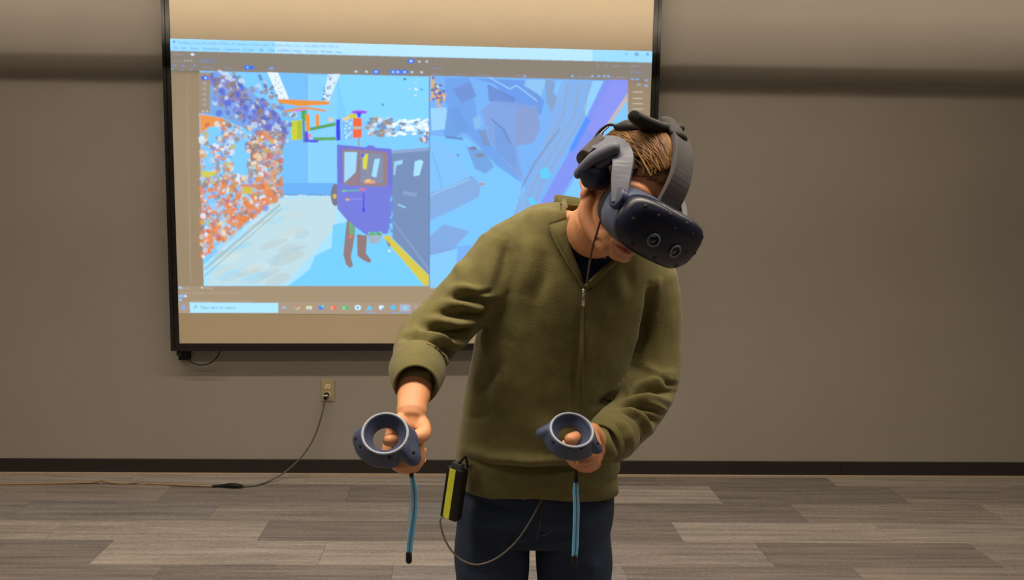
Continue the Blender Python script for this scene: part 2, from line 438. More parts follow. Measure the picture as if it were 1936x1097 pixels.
# ------------------------------------------------------------------ projected desktop picture on the board
SS = 2; RX0, RY0, RX1, RY1 = 306, 60, 1250, 612
class Ras:
    def __init__(s):
        s.h, s.w = (RY1-RY0)*SS, (RX1-RX0)*SS
        s.a = np.zeros((s.h, s.w, 4))
    def poly(s, pts, col, al=1.0, o=(0, 0), k=1.0):
        p = [((x*k+o[0]-RX0)*SS, (y*k+o[1]-RY0)*SS) for x, y in pts]
        xs = [q[0] for q in p]; ys = [q[1] for q in p]
        x0, x1 = max(0, int(min(xs))), min(s.w, int(max(xs))+2); y0, y1 = max(0, int(min(ys))), min(s.h, int(max(ys))+2)
        if x1 <= x0 or y1 <= y0: return
        X, Y = np.meshgrid(np.arange(x0, x1)+.5, np.arange(y0, y1)+.5)
        m = in_poly(X, Y, p)
        s.put(x0, x1, y0, y1, m*al, col)
    def put(s, x0, x1, y0, y1, m, col):
        t = s.a[y0:y1, x0:x1]; m = m[..., None]
        c = np.array(list(lin(*[q+(255-q)*.07 for q in col]))+[1.0])
        s.a[y0:y1, x0:x1] = t*(1-m) + c*m
    def ell(s, cx, cy, rx, ry, col, al=1.0, rot=0.0, o=(0, 0), k=1.0):
        n = 14
        s.poly([(cx+rx*math.cos(t)*math.cos(rot)-ry*math.sin(t)*math.sin(rot), cy+rx*math.cos(t)*math.sin(rot)+ry*math.sin(t)*math.cos(rot)) for t in [2*PI*i/n for i in range(n)]], col, al, o, k)
    def line(s, pts, w, col, al=1.0, o=(0, 0), k=1.0):
        for (a, b) in zip(pts[:-1], pts[1:]):
            dx, dy = b[0]-a[0], b[1]-a[1]; l = math.hypot(dx, dy)+1e-9; nx, ny = -dy/l*w/2, dx/l*w/2
            s.poly([(a[0]+nx, a[1]+ny), (b[0]+nx, b[1]+ny), (b[0]-nx, b[1]-ny), (a[0]-nx, a[1]-ny)], col, al, o, k)
    def text(s, st, x, y, size, col, al=1.0, slope=0.0, width=None):
        cu = bpy.data.curves.new('t', 'FONT'); cu.body = st; cu.size = 1.0; cu.resolution_u = 2
        o = bpy.data.objects.new('t', cu); C.objects.link(o)
        dg = bpy.context.evaluated_depsgraph_get(); dg.update()
        me = o.evaluated_get(dg).to_mesh()
        vs = [(v.co.x, v.co.y) for v in me.vertices]; me.calc_loop_triangles()
        sx = size
        if width: sx = width/max(v[0] for v in vs)
        for t in me.loop_triangles:
            s.poly([(x+vs[i][0]*sx, y+vs[i][0]*sx*slope-vs[i][1]*size) for i in t.vertices], col, al)
        bpy.data.objects.remove(o); bpy.data.curves.remove(cu)

R = Ras()
def title_y(x): return 73+(x-320)*24/917.0
def title_b(x): return 96+(x-320)*22.5/917.0
def view_t(x): return 134+(x-398)*0.0265 if x < 812 else 146+(x-812)*0.018
PANEL = (150, 138, 118)
R.poly([(310, 90), (1250, 112), (1250, 612), (310, 612)], PANEL, .35)
R.poly([(310, title_b(310)), (1250, title_b(1250)), (1250, view_t(1187)), (812, view_t(812)), (812, view_t(811)), (310, view_t(330))], (132, 122, 110), .85)
# title bar and menus
R.poly([(310, title_y(310)-2), (1250, title_y(1250)-2), (1250, title_b(1250)), (310, title_b(310))], (176, 226, 255))
R.poly([(310, title_y(310)-2), (520, title_y(520)-2), (520, title_b(520)), (310, title_b(310))], (120, 206, 255), .6)
R.poly([(1120, title_y(1120)-2), (1250, title_y(1250)-2), (1250, title_b(1250)), (1120, title_b(1120))], (120, 206, 255), .6)
R.text('Template_HistoryManuMyProtoModel_07_Session, by Deer-input - Windows, Mac, Linux - Unity 2021.3.4f1 <DX11>', 336, 82.5, 6.4, (70, 110, 170), .8, .0265, 305)
R.ell(329, 79, 2.2, 2.2, (70, 110, 170))
for st, x in (('File', 328), ('Edit', 342), ('Assets', 359), ('GameObject', 383), ('Component', 422), ('Services', 460), ('GIS', 489), ('CAD', 506), ('INTERACT', 524), ('Mega', 556), ('Tutorials', 577), ('Window', 606), ('Help', 634)):
    R.text(st, x, 92.5+(x-328)*.026, 6.4, (40, 110, 190), .9, .026)
for x in (1184, 1204): R.line([(x-3, 102.5), (x+3, 102.6)], 1.2, (60, 90, 130))
R.line([(1201, 100), (1206, 100), (1206, 105), (1201, 105), (1201, 100)], 1, (60, 90, 130))
R.line([(1222, 100), (1227, 105)], 1.1, (60, 90, 130)); R.line([(1227, 100), (1222, 105)], 1.1, (60, 90, 130))
# tool bars
def chips(lst, y, col, w=5, h=3, al=.8, sl=.026):
    for x in lst: R.poly([(x-w/2, y+(x-320)*sl-h/2), (x+w/2, y+(x-320)*sl-h/2), (x+w/2, y+(x-320)*sl+h/2), (x-w/2, y+(x-320)*sl+h/2)], col, al)
R.text('Packages', 328, 104, 5, (170, 160, 160), .7, .02); R.ell(364, 103, 4, 2.4, (215, 225, 240))
R.text('Hierarchy', 326, 117, 5, (150, 160, 185), .7); R.text('# Scene', 380, 117.5, 5.5, (110, 150, 220), .9, .02)
R.poly([(375, 110), (408, 111), (408, 120), (375, 119)], (110, 125, 165), .35)
R.text('Shaded  v', 385, 129, 5, (140, 155, 190), .7, .02); R.text('Default  v', 424, 130.5, 5, (140, 155, 190), .7, .02)
for x in (350, 356, 362): R.ell(x, 115, 1.3, 1.3, (200, 210, 235), .8)
for x, y in ((330, 124), (346, 124), (368, 124), (326, 131), (344, 132), (362, 132)): R.ell(x, y, 2.5, 1.8, (110, 150, 215), .8)
for x in (467, 475): R.ell(x, 127.5+(x-467)*.02, 6, 4, (40, 110, 235))
R.ell(468, 127.5, 2, 1.5, (170, 215, 255)); R.ell(513, 129.5, 5, 2.5, (110, 160, 235), .9)
for x in (777,): R.ell(x, 115.5, 7, 4.5, (45, 105, 235)); R.ell(x, 115.5, 2.5, 2, (200, 235, 255))
for x in (793, 807): R.ell(x, 116.5, 2.6, 2.2, (185, 195, 215))
for x, c in ((673, 0), (693, 0), (711, 1), (743, 1), (752, 1), (765, 1), (779, 0), (797, 0)):
    if c: R.ell(x, 136, 7, 4.5, (50, 110, 235))
    R.ell(x, 136+(x-740)*.01, 3, 2, (190, 220, 255), .85)
R.text('# Game', 818, 131, 5.5, (100, 150, 235), .95, .02)
for st, x in (('Game v', 817), ('Display 1', 860), ('Free Aspect', 900), ('Scale', 975)): R.text(st, x, 141+(x-817)*.018, 5, (135, 155, 200), .8, .018)
for x in (992, 1082, 1120, 1132, 1142, 1150): R.ell(x, 144, 3, 2, (130, 175, 240), .9)
for st, x in (('Play Focused', 1092), ('Stats', 1150), ('Gizmos v', 1165)): R.text(st, x, 147, 5, (140, 165, 210), .7, .018)
for st, x in (('Q', 1128), ('R', 1145), ('Layers v', 1158), ('Layout v', 1192)): R.text(st, x, 126, 5, (165, 170, 200), .8, .015)
R.text('# Inspector', 1192, 138, 5.5, (110, 150, 220), .9)
for (x, y) in ((1196, 150), (1205, 150), (1222, 152), (1208, 160), (1222, 162)): R.ell(x, y, 4, 2.2, (125, 165, 230), .8)
for y in (174, 186, 196, 206): R.line([(1196, y), (1216, y)], 1.6, (205, 200, 205), .6)
for i in range(62): R.ell(353+i*.12, 142+i*6.4, .9, .9, (215, 205, 190), .75)

# --- model view (left)
o2, k2 = (300, 60), 0.5104
def A(p, c, al=1.0): R.poly(p, c, al, o2, k2)
view = [(152, 145), (1003, 167), (1004, 942), (167, 942), (150, 300)]
A(view, (112, 196, 255))
A([(400, 150), (660, 158), (650, 560), (455, 560), (455, 300)], (104, 184, 246))
A([(545, 160), (660, 160), (660, 560), (548, 560)], (122, 202, 255))
A([(660, 158), (1003, 166), (1003, 330), (700, 330)], (118, 206, 255))
A([(545, 160), (552, 160), (552, 560), (547, 560)], (90, 165, 228), .7)
A([(440, 560), (660, 560), (660, 608), (440, 608)], (92, 168, 240))
A([(450, 604), (700, 608), (1003, 942), (167, 942), (165, 865)], (158, 218, 246))
A([(440, 620), (660, 612), (655, 720), (590, 800), (470, 935), (180, 938), (200, 880)], (182, 214, 224))
for i in range(60):
    t = rng.random(); x = 220+rng.random()*400; y = 640+rng.random()*280
    if x > 640-(y-640)*.7: continue
    c = [(200, 222, 226), (160, 196, 212), (196, 206, 200), (150, 212, 240), (176, 190, 190)][int(rng.integers(5))]
    R.ell(x, y, 20+rng.random()*50, 5+rng.random()*14, c, .45, -.35, o2, k2)
A([(645, 715), (700, 705), (870, 770), (1003, 942), (480, 942), (560, 880), (580, 830), (640, 800)], (104, 200, 255))
R.line([(170, 880), (450, 640)], 10, (150, 176, 186), .8, o2, k2); R.line([(170, 905), (455, 655)], 3, (120, 140, 150), .7, o2, k2)
R.line([(445, 604), (640, 606)], 5, (70, 100, 140), .5, o2, k2)
for _ in range(30): R.ell(440+rng.random()*200, 605+rng.random()*8, 3, 2, (210, 225, 230), .8, 0, o2, k2)
# ceiling trusses and lifting tackle
A([(402, 150), (442, 151), (482, 248), (452, 266)], (222, 240, 255)); A([(628, 158), (672, 156), (628, 262), (608, 250)], (205, 232, 255))
for _ in range(26):
    t = rng.random(); R.ell(640-25*t+rng.normal()*8, 160+95*t, 3, 3, (70, 80, 110), .8, 0, o2, k2)
for _ in range(10):
    t = rng.random(); R.ell(425+45*t+rng.normal()*6, 160+90*t, 2.5, 2.5, (90, 100, 130), .8, 0, o2, k2)
for _ in range(24):
    t = rng.random(); R.ell(375+90*t+rng.normal()*10, 160+130*t+rng.normal()*10, 7, 6, [(120, 120, 150), (150, 130, 130), (90, 110, 180), (180, 190, 200)][int(rng.integers(4))], .9, 0, o2, k2)
A([(440, 249), (632, 258), (632, 270), (520, 276), (446, 264)], (226, 138, 48)); A([(462, 292), (520, 280), (560, 279), (622, 290), (618, 297), (560, 288), (470, 299)], (216, 140, 62))
A([(500, 290), (548, 286), (548, 296), (500, 297)], (200, 120, 220)); A([(528, 292), (548, 290), (545, 330), (530, 330)], (60, 160, 80))
for _ in range(16): R.ell(505+rng.normal()*16, 312+rng.normal()*9, 7, 6, [(190, 230, 245), (150, 200, 230), (130, 130, 140)][int(rng.integers(3))], .9, 0, o2, k2)
A([(490, 330), (531, 328), (531, 400), (491, 402)], (190, 200, 44)); A([(513, 330), (531, 328), (531, 400), (513, 400)], (168, 182, 40))
A([(542, 306), (558, 304), (561, 366), (548, 372)], (232, 140, 44)); A([(580, 308), (594, 306), (596, 354), (582, 356)], (232, 140, 44))
A([(560, 356), (655, 336), (656, 348), (562, 367)], (74, 150, 74)); A([(572, 392), (656, 390), (656, 402), (572, 404)], (80, 156, 80))
A([(540, 370), (552, 368), (556, 400), (592, 402), (590, 411), (536, 409)], (78, 66, 226)); A([(533, 330), (541, 330), (541, 408), (535, 408)], (70, 130, 120))
R.ell(560, 386, 7, 8, (222, 130, 150), 1, 0, o2, k2)
A([(657, 326), (672, 324), (673, 402), (658, 404)], (48, 48, 236)); A([(680, 322), (716, 322), (716, 400), (682, 400)], (110, 180, 236))
for _ in range(12): R.ell(690+rng.random()*25, 330+rng.random()*66, 5, 4, (185, 225, 250), .9, 0, o2, k2)
for (x, y) in ((638, 326), (690, 324), (704, 318)): R.ell(x, y, 10, 7, (226, 196, 150), 1, 0, o2, k2)
A([(720, 320), (752, 320), (752, 392), (719, 394)], (238, 92, 52)); A([(722, 352), (750, 352), (750, 360), (722, 362)], (150, 190, 190))
A([(704, 306), (732, 304), (734, 320), (706, 322)], (200, 196, 50)); R.ell(743, 298, 31, 7, (150, 70, 226), 1, 0, o2, k2); A([(733, 300), (752, 300), (746, 318), (738, 318)], (52, 60, 240))
R.line([(741, 392), (741, 426)], 7, (150, 150, 160), 1, o2, k2)
for _ in range(60):
    R.ell(772+rng.random()*95, 320+rng.random()*68, 9, 7, [(140, 130, 125), (170, 175, 185), (205, 222, 235), (110, 130, 170), (160, 140, 120)][int(rng.integers(5))], .95, 0, o2, k2)
for _ in range(80):
    x = 865+rng.random()*135; R.ell(x, 330+rng.random()*56-(x-865)*.05, 10, 5, [(235, 246, 255), (205, 232, 250), (130, 190, 240), (110, 130, 160)][int(rng.choice(4, p=[.45, .3, .15, .1]))], .95, -.2, o2, k2)
for _ in range(16): R.ell(985+rng.normal()*9, 398+rng.normal()*10, 6, 6, [(150, 110, 120), (120, 110, 170), (200, 210, 220)][int(rng.integers(3))], .95, 0, o2, k2)
# dark car body, door, operator
A([(862, 440), (1004, 428), (1004, 905), (866, 765)], (104, 132, 178)); A([(862, 440), (1004, 428), (1004, 440), (864, 452)], (128, 156, 200))
A([(872, 482), (905, 474), (902, 490), (880, 496), (876, 530), (870, 530)], (146, 206, 240)); A([(948, 482), (968, 474), (981, 480), (966, 532), (944, 536)], (156, 220, 250))
A([(905, 590), (958, 598), (955, 612), (905, 602)], (130, 160, 205), .7); R.line([(886, 640), (916, 652)], 6, (140, 200, 230), 1, o2, k2); R.line([(866, 700), (1000, 880)], 4, (140, 170, 210), .6, o2, k2)
A([(830, 760), (850, 753), (1003, 905), (1003, 941), (984, 941)], (206, 192, 62)); A([(840, 770), (862, 790), (852, 800)], (130, 130, 110))
R.ell(655, 605, 18, 42, (108, 108, 128), 1, 0, o2, k2); R.ell(652, 610, 7, 9, (206, 176, 70), 1, 0, o2, k2)
A([(698, 690), (728, 700), (726, 760), (712, 836), (720, 868), (708, 876), (694, 862), (684, 826), (690, 760)], (132, 112, 112)); A([(734, 750), (772, 756), (768, 822), (789, 848), (780, 857), (756, 846), (736, 830)], (132, 110, 108))
A([(705, 700), (722, 700), (724, 750), (708, 752)], (90, 170, 110)); R.ell(712, 760, 8, 8, (200, 110, 90), 1, 0, o2, k2)
A([(775, 752), (830, 752), (815, 784), (780, 786)], (150, 170, 190))
A([(660, 418), (766, 428), (778, 420), (800, 424), (802, 430), (862, 434), (866, 560), (862, 700), (848, 748), (770, 754), (735, 728), (690, 690), (662, 655)], (98, 104, 208))
A([(662, 560), (866, 570), (864, 700), (848, 748), (770, 754), (690, 690), (664, 650)], (106, 116, 216), .7)
A([(680, 438), (700, 434), (836, 444), (850, 452), (848, 566), (832, 574), (690, 570), (682, 560)], (136, 116, 128))
A([(688, 446), (735, 446), (730, 520), (688, 560)], (150, 210, 246)); A([(748, 448), (832, 452), (832, 560), (748, 560)], (122, 130, 160))
A([(800, 472), (820, 470), (806, 540), (788, 536)], (150, 216, 250)); A([(757, 456), (776, 452), (770, 510), (756, 508)], (206, 210, 60)); R.ell(756, 458, 7, 7, (70, 90, 220), 1, 0, o2, k2)
A([(760, 552), (800, 550), (802, 562), (762, 562)], (224, 150, 120)); A([(768, 548), (785, 546), (785, 554), (768, 556)], (222, 210, 90)); R.line([(741, 446), (741, 566)], 8, (126, 112, 130), 1, o2, k2)
R.line([(682, 590), (742, 588)], 5, (96, 176, 150), 1, o2, k2); R.ell(686, 590, 8, 4, (110, 200, 120), 1, 0, o2, k2); R.ell(755, 584, 14, 6, (190, 110, 140), 1, 0, o2, k2)
R.line([(759, 598), (759, 664)], 6, (60, 66, 236), 1, o2, k2); A([(752, 656), (767, 656), (760, 674)], (50, 56, 236)); R.line([(695, 622), (756, 620)], 3, (140, 140, 230), 1, o2, k2); R.ell(699, 622, 8, 5, (216, 160, 110), 1, 0, o2, k2)
for _ in range(14): R.ell(780+rng.random()*45, 744+rng.random()*10, 7, 4, [(90, 170, 110), (70, 150, 90), (110, 190, 200)][int(rng.integers(3))], 1, 0, o2, k2)
for _ in range(18): R.ell(862+rng.normal()*4, 600+rng.random()*140, 4, 4, [(90, 210, 240), (80, 130, 220)][int(rng.integers(2))], .8, 0, o2, k2)
# view axis gizmo and dust
for (x, y, r, c) in ((953, 213, 7, (215, 235, 255)), (974, 214, 6, (50, 160, 240)), (951, 190, 5, (200, 200, 200)), (951, 236, 5, (205, 228, 250)), (930, 212, 4, (200, 225, 250)), (831, 270, 5, (80, 110, 170)), (912, 176, 6, (80, 90, 130)), (855, 812, 6, (215, 230, 240))): R.ell(x, y, r, r*.7, c, .95, 0, o2, k2)
# scanned plant on the left: coloured scatter
BL = [(72, 92, 206), (96, 116, 222), (120, 112, 190), (140, 124, 140), (150, 136, 128), (110, 160, 240), (70, 80, 160), (196, 214, 236), (130, 110, 100)]
OR = [(232, 132, 54), (196, 120, 66), (226, 236, 244), (140, 130, 128), (170, 196, 226), (206, 150, 90), (214, 222, 226), (150, 130, 118), (120, 112, 120), (110, 140, 220), (235, 205, 160), (190, 170, 60), (200, 90, 60), (224, 150, 90), (150, 200, 240)]
A([(190, 150), (240, 160), (330, 210), (420, 290), (470, 360), (468, 420), (440, 420), (340, 370), (240, 320), (150, 300)], (104, 116, 190), .55)
for _ in range(520):
    t = rng.random(); x = 195+275*t+rng.normal()*9; y = 170+215*t+rng.normal()*34
    if x < 155 or y < 150: continue
    r = 6+rng.random()*8
    R.ell(x, y, r, r*(.6+.6*rng.random()), BL[int(rng.integers(len(BL)))], .72, rng.random()*3, o2, k2)
A([(152, 305), (235, 320), (280, 350), (250, 352), (190, 352), (155, 380)], (230, 140, 66))
A([(340, 395), (378, 400), (380, 520), (340, 530)], (132, 112, 112))
for _ in range(1500):
    x = 155+300*rng.random(); yb = 835-(x-165)*.78; yt = 330+max(0, x-250)*.25
    y = yt+(yb-yt)*rng.random()**.8
    if (275 < x < 328 and 400 < y < 528) or (178 < x < 214 and 350 < y < 418): continue
    if 165 < x < 200 and 430 < y < 520 and rng.random() < .7: continue
    r = 3.5+rng.random()**1.5*9.5
    p = OR[int(rng.integers(len(OR)))]
    if y > 560 and rng.random() < .45: p = (226, 124, 58)
    R.ell(x, y, r, r*(.6+.5*rng.random()), p, .74, rng.random()*3, o2, k2)
A([(155, 515), (215, 520), (200, 535), (160, 540)], (200, 196, 70)); A([(308, 575), (350, 575), (345, 600), (312, 602)], (204, 180, 60))
A([(150, 150), (190, 152), (190, 300), (150, 302)], (146, 130, 112)); R.ell(171, 171, 15, 9, (56, 92, 226), 1, 0, o2, k2); R.ell(174, 171, 5, 4, (170, 225, 255), 1, 0, o2, k2)
for y in (192, 212, 232, 252, 270): R.ell(170, y, 8, 5, (168, 158, 150), .8, 0, o2, k2)
for x in (165, 180): R.ell(x, 295, 4, 4, (205, 200, 195), .8, 0, o2, k2)

# --- cabin view (right)
o3, k3 = (780, 60), 0.3281
def B(p, c, al=.82): R.poly(p, [q*.85+w*.15 for q, w in zip(c, (112, 176, 245))], al, o3, k3)
B([(98, 253), (1240, 283), (1240, 1480), (98, 1480)], (106, 168, 240), 1.0)
B([(98, 600), (300, 605), (640, 870), (700, 1200), (98, 1250)], (110, 196, 255)); B([(98, 640), (180, 630), (330, 820), (330, 880), (98, 940)], (120, 186, 244))
B([(185, 270), (320, 262), (345, 300), (380, 560), (600, 830), (640, 880), (480, 770), (330, 600), (255, 560), (190, 400)], (92, 144, 222))
B([(350, 270), (640, 280), (760, 400), (740, 480), (600, 440), (470, 300)], (84, 132, 220)); B([(235, 330), (330, 290), (372, 372), (280, 412)], (96, 124, 196)); B([(430, 300), (590, 380), (580, 430), (440, 400)], (86, 112, 190))
B([(395, 450), (470, 395), (600, 410), (715, 430), (738, 560), (700, 640), (600, 660), (640, 860), (560, 790), (450, 640)], (118, 146, 208)); B([(470, 510), (540, 560), (590, 680), (600, 800), (480, 680)], (98, 140, 212))
B([(600, 430), (720, 450), (734, 560), (690, 640), (590, 650)], (126, 142, 192), .8)
R.line([(450, 500), (520, 560), (560, 640)], 8, (96, 112, 160), .7, o3, k3); R.line([(440, 262), (560, 330), (600, 310), (720, 400)], 7, (150, 200, 245), .9, o3, k3); R.line([(640, 300), (720, 380), (730, 480)], 7, (110, 140, 190), .9, o3, k3)
B([(660, 275), (770, 278), (740, 370), (640, 310)], (140, 196, 240)); B([(765, 280), (810, 280), (840, 380), (800, 470), (770, 400)], (124, 142, 178)); B([(830, 280), (890, 280), (860, 400), (810, 350)], (120, 190, 255))
B([(860, 280), (1090, 284), (880, 700), (640, 1100), (560, 1100), (720, 760), (800, 480)], (122, 164, 222)); B([(1040, 284), (1100, 284), (1000, 490), (985, 440)], (140, 212, 250))
for dx in (0, 70, 130): R.line([(890+dx, 300), (870+dx*.9, 480), (760+dx*.8, 680), (640+dx*.8, 880), (590+dx*.7, 1060)], 6, (136, 150, 176), .9, o3, k3)
R.line([(850, 560), (700, 760), (630, 900)], 10, (112, 130, 172), .7, o3, k3)
B([(1108, 275), (1240, 278), (1240, 352), (1010, 690), (815, 1020), (720, 1020), (905, 690), (1010, 480)], (118, 120, 232)); B([(1150, 275), (1240, 278), (1240, 352), (1060, 610), (1000, 560)], (134, 132, 236), .7)
B([(1000, 488), (1026, 510), (935, 680), (920, 695), (902, 680)], (48, 124, 255))
B([(1240, 352), (1240, 395), (1120, 560), (1085, 580)], (214, 172, 134)); B([(1240, 395), (1240, 900), (830, 1020), (1010, 720)], (116, 200, 255))
B([(735, 800), (770, 776), (800, 830), (770, 850), (740, 840)], (56, 210, 250)); B([(660, 960), (690, 955), (722, 1000), (690, 1004)], (56, 210, 250))
B([(104, 255), (126, 258), (135, 380), (105, 385)], (226, 170, 60))
for _ in range(50): R.ell(145+rng.normal()*20, 360+rng.normal()*34, 8, 8, [(90, 96, 190), (130, 120, 120), (210, 220, 230), (226, 160, 70), (70, 80, 170)][int(rng.integers(5))], .95, 0, o3, k3)
B([(104, 440), (190, 436), (206, 460), (190, 562), (110, 570)], (156, 218, 250)); B([(200, 440), (260, 430), (330, 560), (240, 610), (180, 600)], (90, 140, 214))
R.line([(190, 606), (290, 618)], 14, (84, 120, 180), .9, o3, k3)
B([(310, 660), (420, 690), (470, 780), (420, 820), (360, 790)], (98, 140, 204)); R.ell(350, 672, 22, 12, (106, 122, 160), 1, 0, o3, k3); R.ell(388, 712, 26, 14, (112, 130, 168), 1, 0, o3, k3); R.ell(402, 878, 14, 7, (196, 120, 100), 1, 0, o3, k3); R.ell(262, 712, 9, 7, (120, 130, 160), 1, 0, o3, k3)
B([(345, 500), (385, 480), (400, 540), (360, 570)], (130, 184, 236)); B([(380, 570), (420, 560), (450, 660), (410, 660)], (110, 128, 170))
B([(98, 930), (240, 880), (340, 830), (392, 880), (384, 950), (250, 1020), (98, 1090)], (122, 154, 206)); R.line([(98, 945), (330, 850)], 5, (150, 205, 248), .9, o3, k3); R.line([(110, 690), (170, 880), (160, 900)], 6, (110, 160, 220), .9, o3, k3)
B([(98, 1180), (180, 1110), (330, 1150), (200, 1290), (98, 1290)], (120, 150, 206)); B([(98, 1290), (260, 1250), (240, 1480), (98, 1480)], (126, 206, 250))
R.line([(97, 255), (97, 1480)], 5, (84, 104, 140), 1, o3, k3)
# panel below and the task bar
R.poly([(310, 541), (377, 541), (377, 612), (310, 612)], PANEL, .2)
R.poly([(312, 541), (1250, 542), (1250, 612), (312, 612)], (168, 146, 116), .35)
R.text('Project', 345, 546.5, 4.5, (190, 185, 200), .8); R.ell(341, 544, 3, 2.4, (150, 190, 250)); R.text('Console', 388, 546.5, 4.5, (205, 200, 205), .8); R.ell(382, 544, 2, 2, (200, 200, 220))
R.text('Clear v   Collapse  Error Pause  Editor v', 340, 555.5, 4.5, (185, 180, 190), .7, 0, 112)
R.ell(344, 560, 7, 2.8, (120, 180, 245)); R.ell(351, 560, 2, 2, (230, 240, 255)); R.ell(341, 567, 3, 2.6, (130, 190, 245)); R.text('Loading scene assets . . . . background tasks', 360, 570, 4, (190, 180, 180), .6, 0, 125)
R.poly([(330, 571), (1250, 573), (1250, 594), (336, 592)], (166, 150, 136), .4)
o4, k4 = (300, 500), .2789
R.poly([(210, 258), (810, 262), (810, 328), (214, 328)], (164, 226, 255), 1, o4, k4)
R.text('Type here to search', 379, 584.3, 8.2, (96, 124, 150), .95)
R.line([(366, 584), (369, 581)], 1, (96, 124, 150)); R.line([(369, 581), (369, 578), (372, 578), (372, 581), (369, 581)], .9, (96, 124, 150))
for (x, y) in ((158, 284), (172, 284), (158, 300), (172, 300)): R.poly([(x-6, y-7), (x+6, y-7), (x+6, y+7), (x-6, y+7)], (110, 160, 245), 1, o4, k4)
def ic_(x, c, rx=18, ry=15, y=293): R.ell(x, y, rx, ry, c, 1, 0, o4, k4)
R.poly([(834, 284), (864, 284), (864, 302), (834, 302)], (160, 164, 205), .9, o4, k4)
ic_(938, (226, 196, 80)); R.poly([(920, 284), (938, 276), (958, 284), (938, 292)], (220, 90, 70), 1, o4, k4); R.poly([(920, 286), (936, 294), (932, 308), (922, 300)], (80, 180, 100), 1, o4, k4); ic_(938, (70, 130, 240), 7, 6)
R.poly([(1002, 284), (1038, 282), (1038, 306), (1002, 306)], (232, 222, 150), 1, o4, k4); R.poly([(1010, 296), (1030, 296), (1030, 306), (1010, 306)], (120, 190, 240), 1, o4, k4)
ic_(1100, (56, 116, 226)); ic_(1110, (90, 210, 200), 10, 8, 284)
ic_(1185, (226, 92, 60)); R.poly([(1166, 284), (1186, 284), (1186, 304), (1166, 304)], (240, 140, 110), 1, o4, k4)
R.poly([(1250, 280), (1288, 280), (1288, 306), (1250, 306)], (76, 176, 96), 1, o4, k4); R.poly([(1246, 286), (1264, 286), (1264, 304), (1246, 304)], (130, 210, 150), 1, o4, k4)
ic_(1350, (206, 236, 250), 22, 18); ic_(1350, (56, 130, 160), 8, 8)
R.poly([(1408, 308), (1428, 276), (1450, 308)], (70, 196, 250), 1, o4, k4); ic_(1510, (216, 236, 250)); ic_(1518, (90, 140, 220), 8, 8, 300)
R.poly([(1574, 280), (1600, 276), (1606, 300), (1590, 310), (1572, 300)], (60, 190, 245), 1, o4, k4)
R.poly([(1634, 272), (1706, 272), (1706, 318), (1634, 318)], (170, 176, 216), .7, o4, k4); ic_(1670, (110, 210, 236), 14, 14); ic_(1750, (160, 150, 190), 14, 12)
for x0, x1 in ((1396, 1466), (1560, 1620), (1634, 1800)): R.line([(x0, 326), (x1, 327)], 5, (90, 170, 246), .9, o4, k4)

# raster -> dense coloured grids lying on the board
ras = R.a.copy()
for ax in (0, 1):
    for _ in range(4): ras = (np.roll(ras, 1, ax) + 2*ras + np.roll(ras, -1, ax))/4
def sample(px, py):
    x = np.clip((px-RX0)*SS-.5, 0, R.w-2); y = np.clip((py-RY0)*SS-.5, 0, R.h-2)
    i, j = x.astype(int), y.astype(int); u, v = (x-i)[:, None], (y-j)[:, None]
    return (ras[j, i]*(1-u)+ras[j, i+1]*u)*(1-v) + (ras[j+1, i]*(1-u)+ras[j+1, i+1]*u)*v
def screen_mat():
    m, N, L, b = new_mat('projected_light')
    at = N.new('ShaderNodeAttribute'); at.attribute_name = 'tint'
    mx = N.new('ShaderNodeMix'); mx.data_type = 'RGBA'
    L.new(at.outputs['Alpha'], mx.inputs['Factor'])
    mx.inputs['A'].default_value = (0.64, 0.53, 0.37, 1); mx.inputs['B'].default_value = (.02, .02, .02, 1)
    L.new(mx.outputs['Result'], b.inputs['Base Color']); b.inputs['Roughness'].default_value = .6; b.inputs['Specular IOR Level'].default_value = .1
    L.new(at.outputs['Color'], b.inputs['Emission Color']); b.inputs['Emission Strength'].default_value = 1.08
    return m
MS = screen_mat()
Q = [np.array(P(x, y, YB+.0085)) for x, y in ((320, 73), (1237, 97), (1222, 597), (338, 593))]
NX, NY = 720, 400
u = np.linspace(0, 1, NX); v = np.linspace(0, 1, NY); U, V = np.meshgrid(u, v)
G = (Q[0]*(1-U[..., None])+Q[1]*U[..., None])*(1-V[..., None]) + (Q[3]*(1-U[..., None])+Q[2]*U[..., None])*V[..., None]
GP = proj(G.reshape(-1, 3)).reshape(NY, NX, 2)
GC = sample(GP[..., 0].ravel(), GP[..., 1].ravel()).reshape(NY, NX, 4)
cx = (GP[:-1, :-1, 0]+GP[1:, 1:, 0])/2; cy = (GP[:-1, :-1, 1]+GP[1:, 1:, 1])/2
zone = np.full(cx.shape, 1)                                           # tool bar
vt = np.where(cx < 812, 134+(cx-398)*.0265, 146+(cx-812)*.018)
lower = cy > vt
zone[cy < 96+(cx-320)*.0245] = 0
zone[lower & (cx < 377)] = 2; zone[lower & (cx >= 377) & (cx < 812)] = 3; zone[lower & (cx >= 812) & (cx < 1187)] = 4; zone[lower & (cx >= 1187)] = 5
zone[(cy > 541) & ((cx < 812) | (cx > 1187) | (cy > 542))] = 6; zone[cy > 571] = 7
proj_root = empty('projected_picture', P(776, 595, YB), 'bright projected computer desktop with two blue model views, thrown on the framed board', 'projected picture')
ZN = ['title_bar', 'tool_bar', 'hierarchy_panel', 'model_view', 'cabin_view', 'inspector_panel', 'console_panel', 'task_bar']
ZL = [None, None, None, 'blue factory view with a violet car door and orange scanned plant', 'blue car cabin view with a violet door sill', None, None, 'strip with a pale search box and small round icons']
idx = np.arange(NX*NY).reshape(NY, NX)
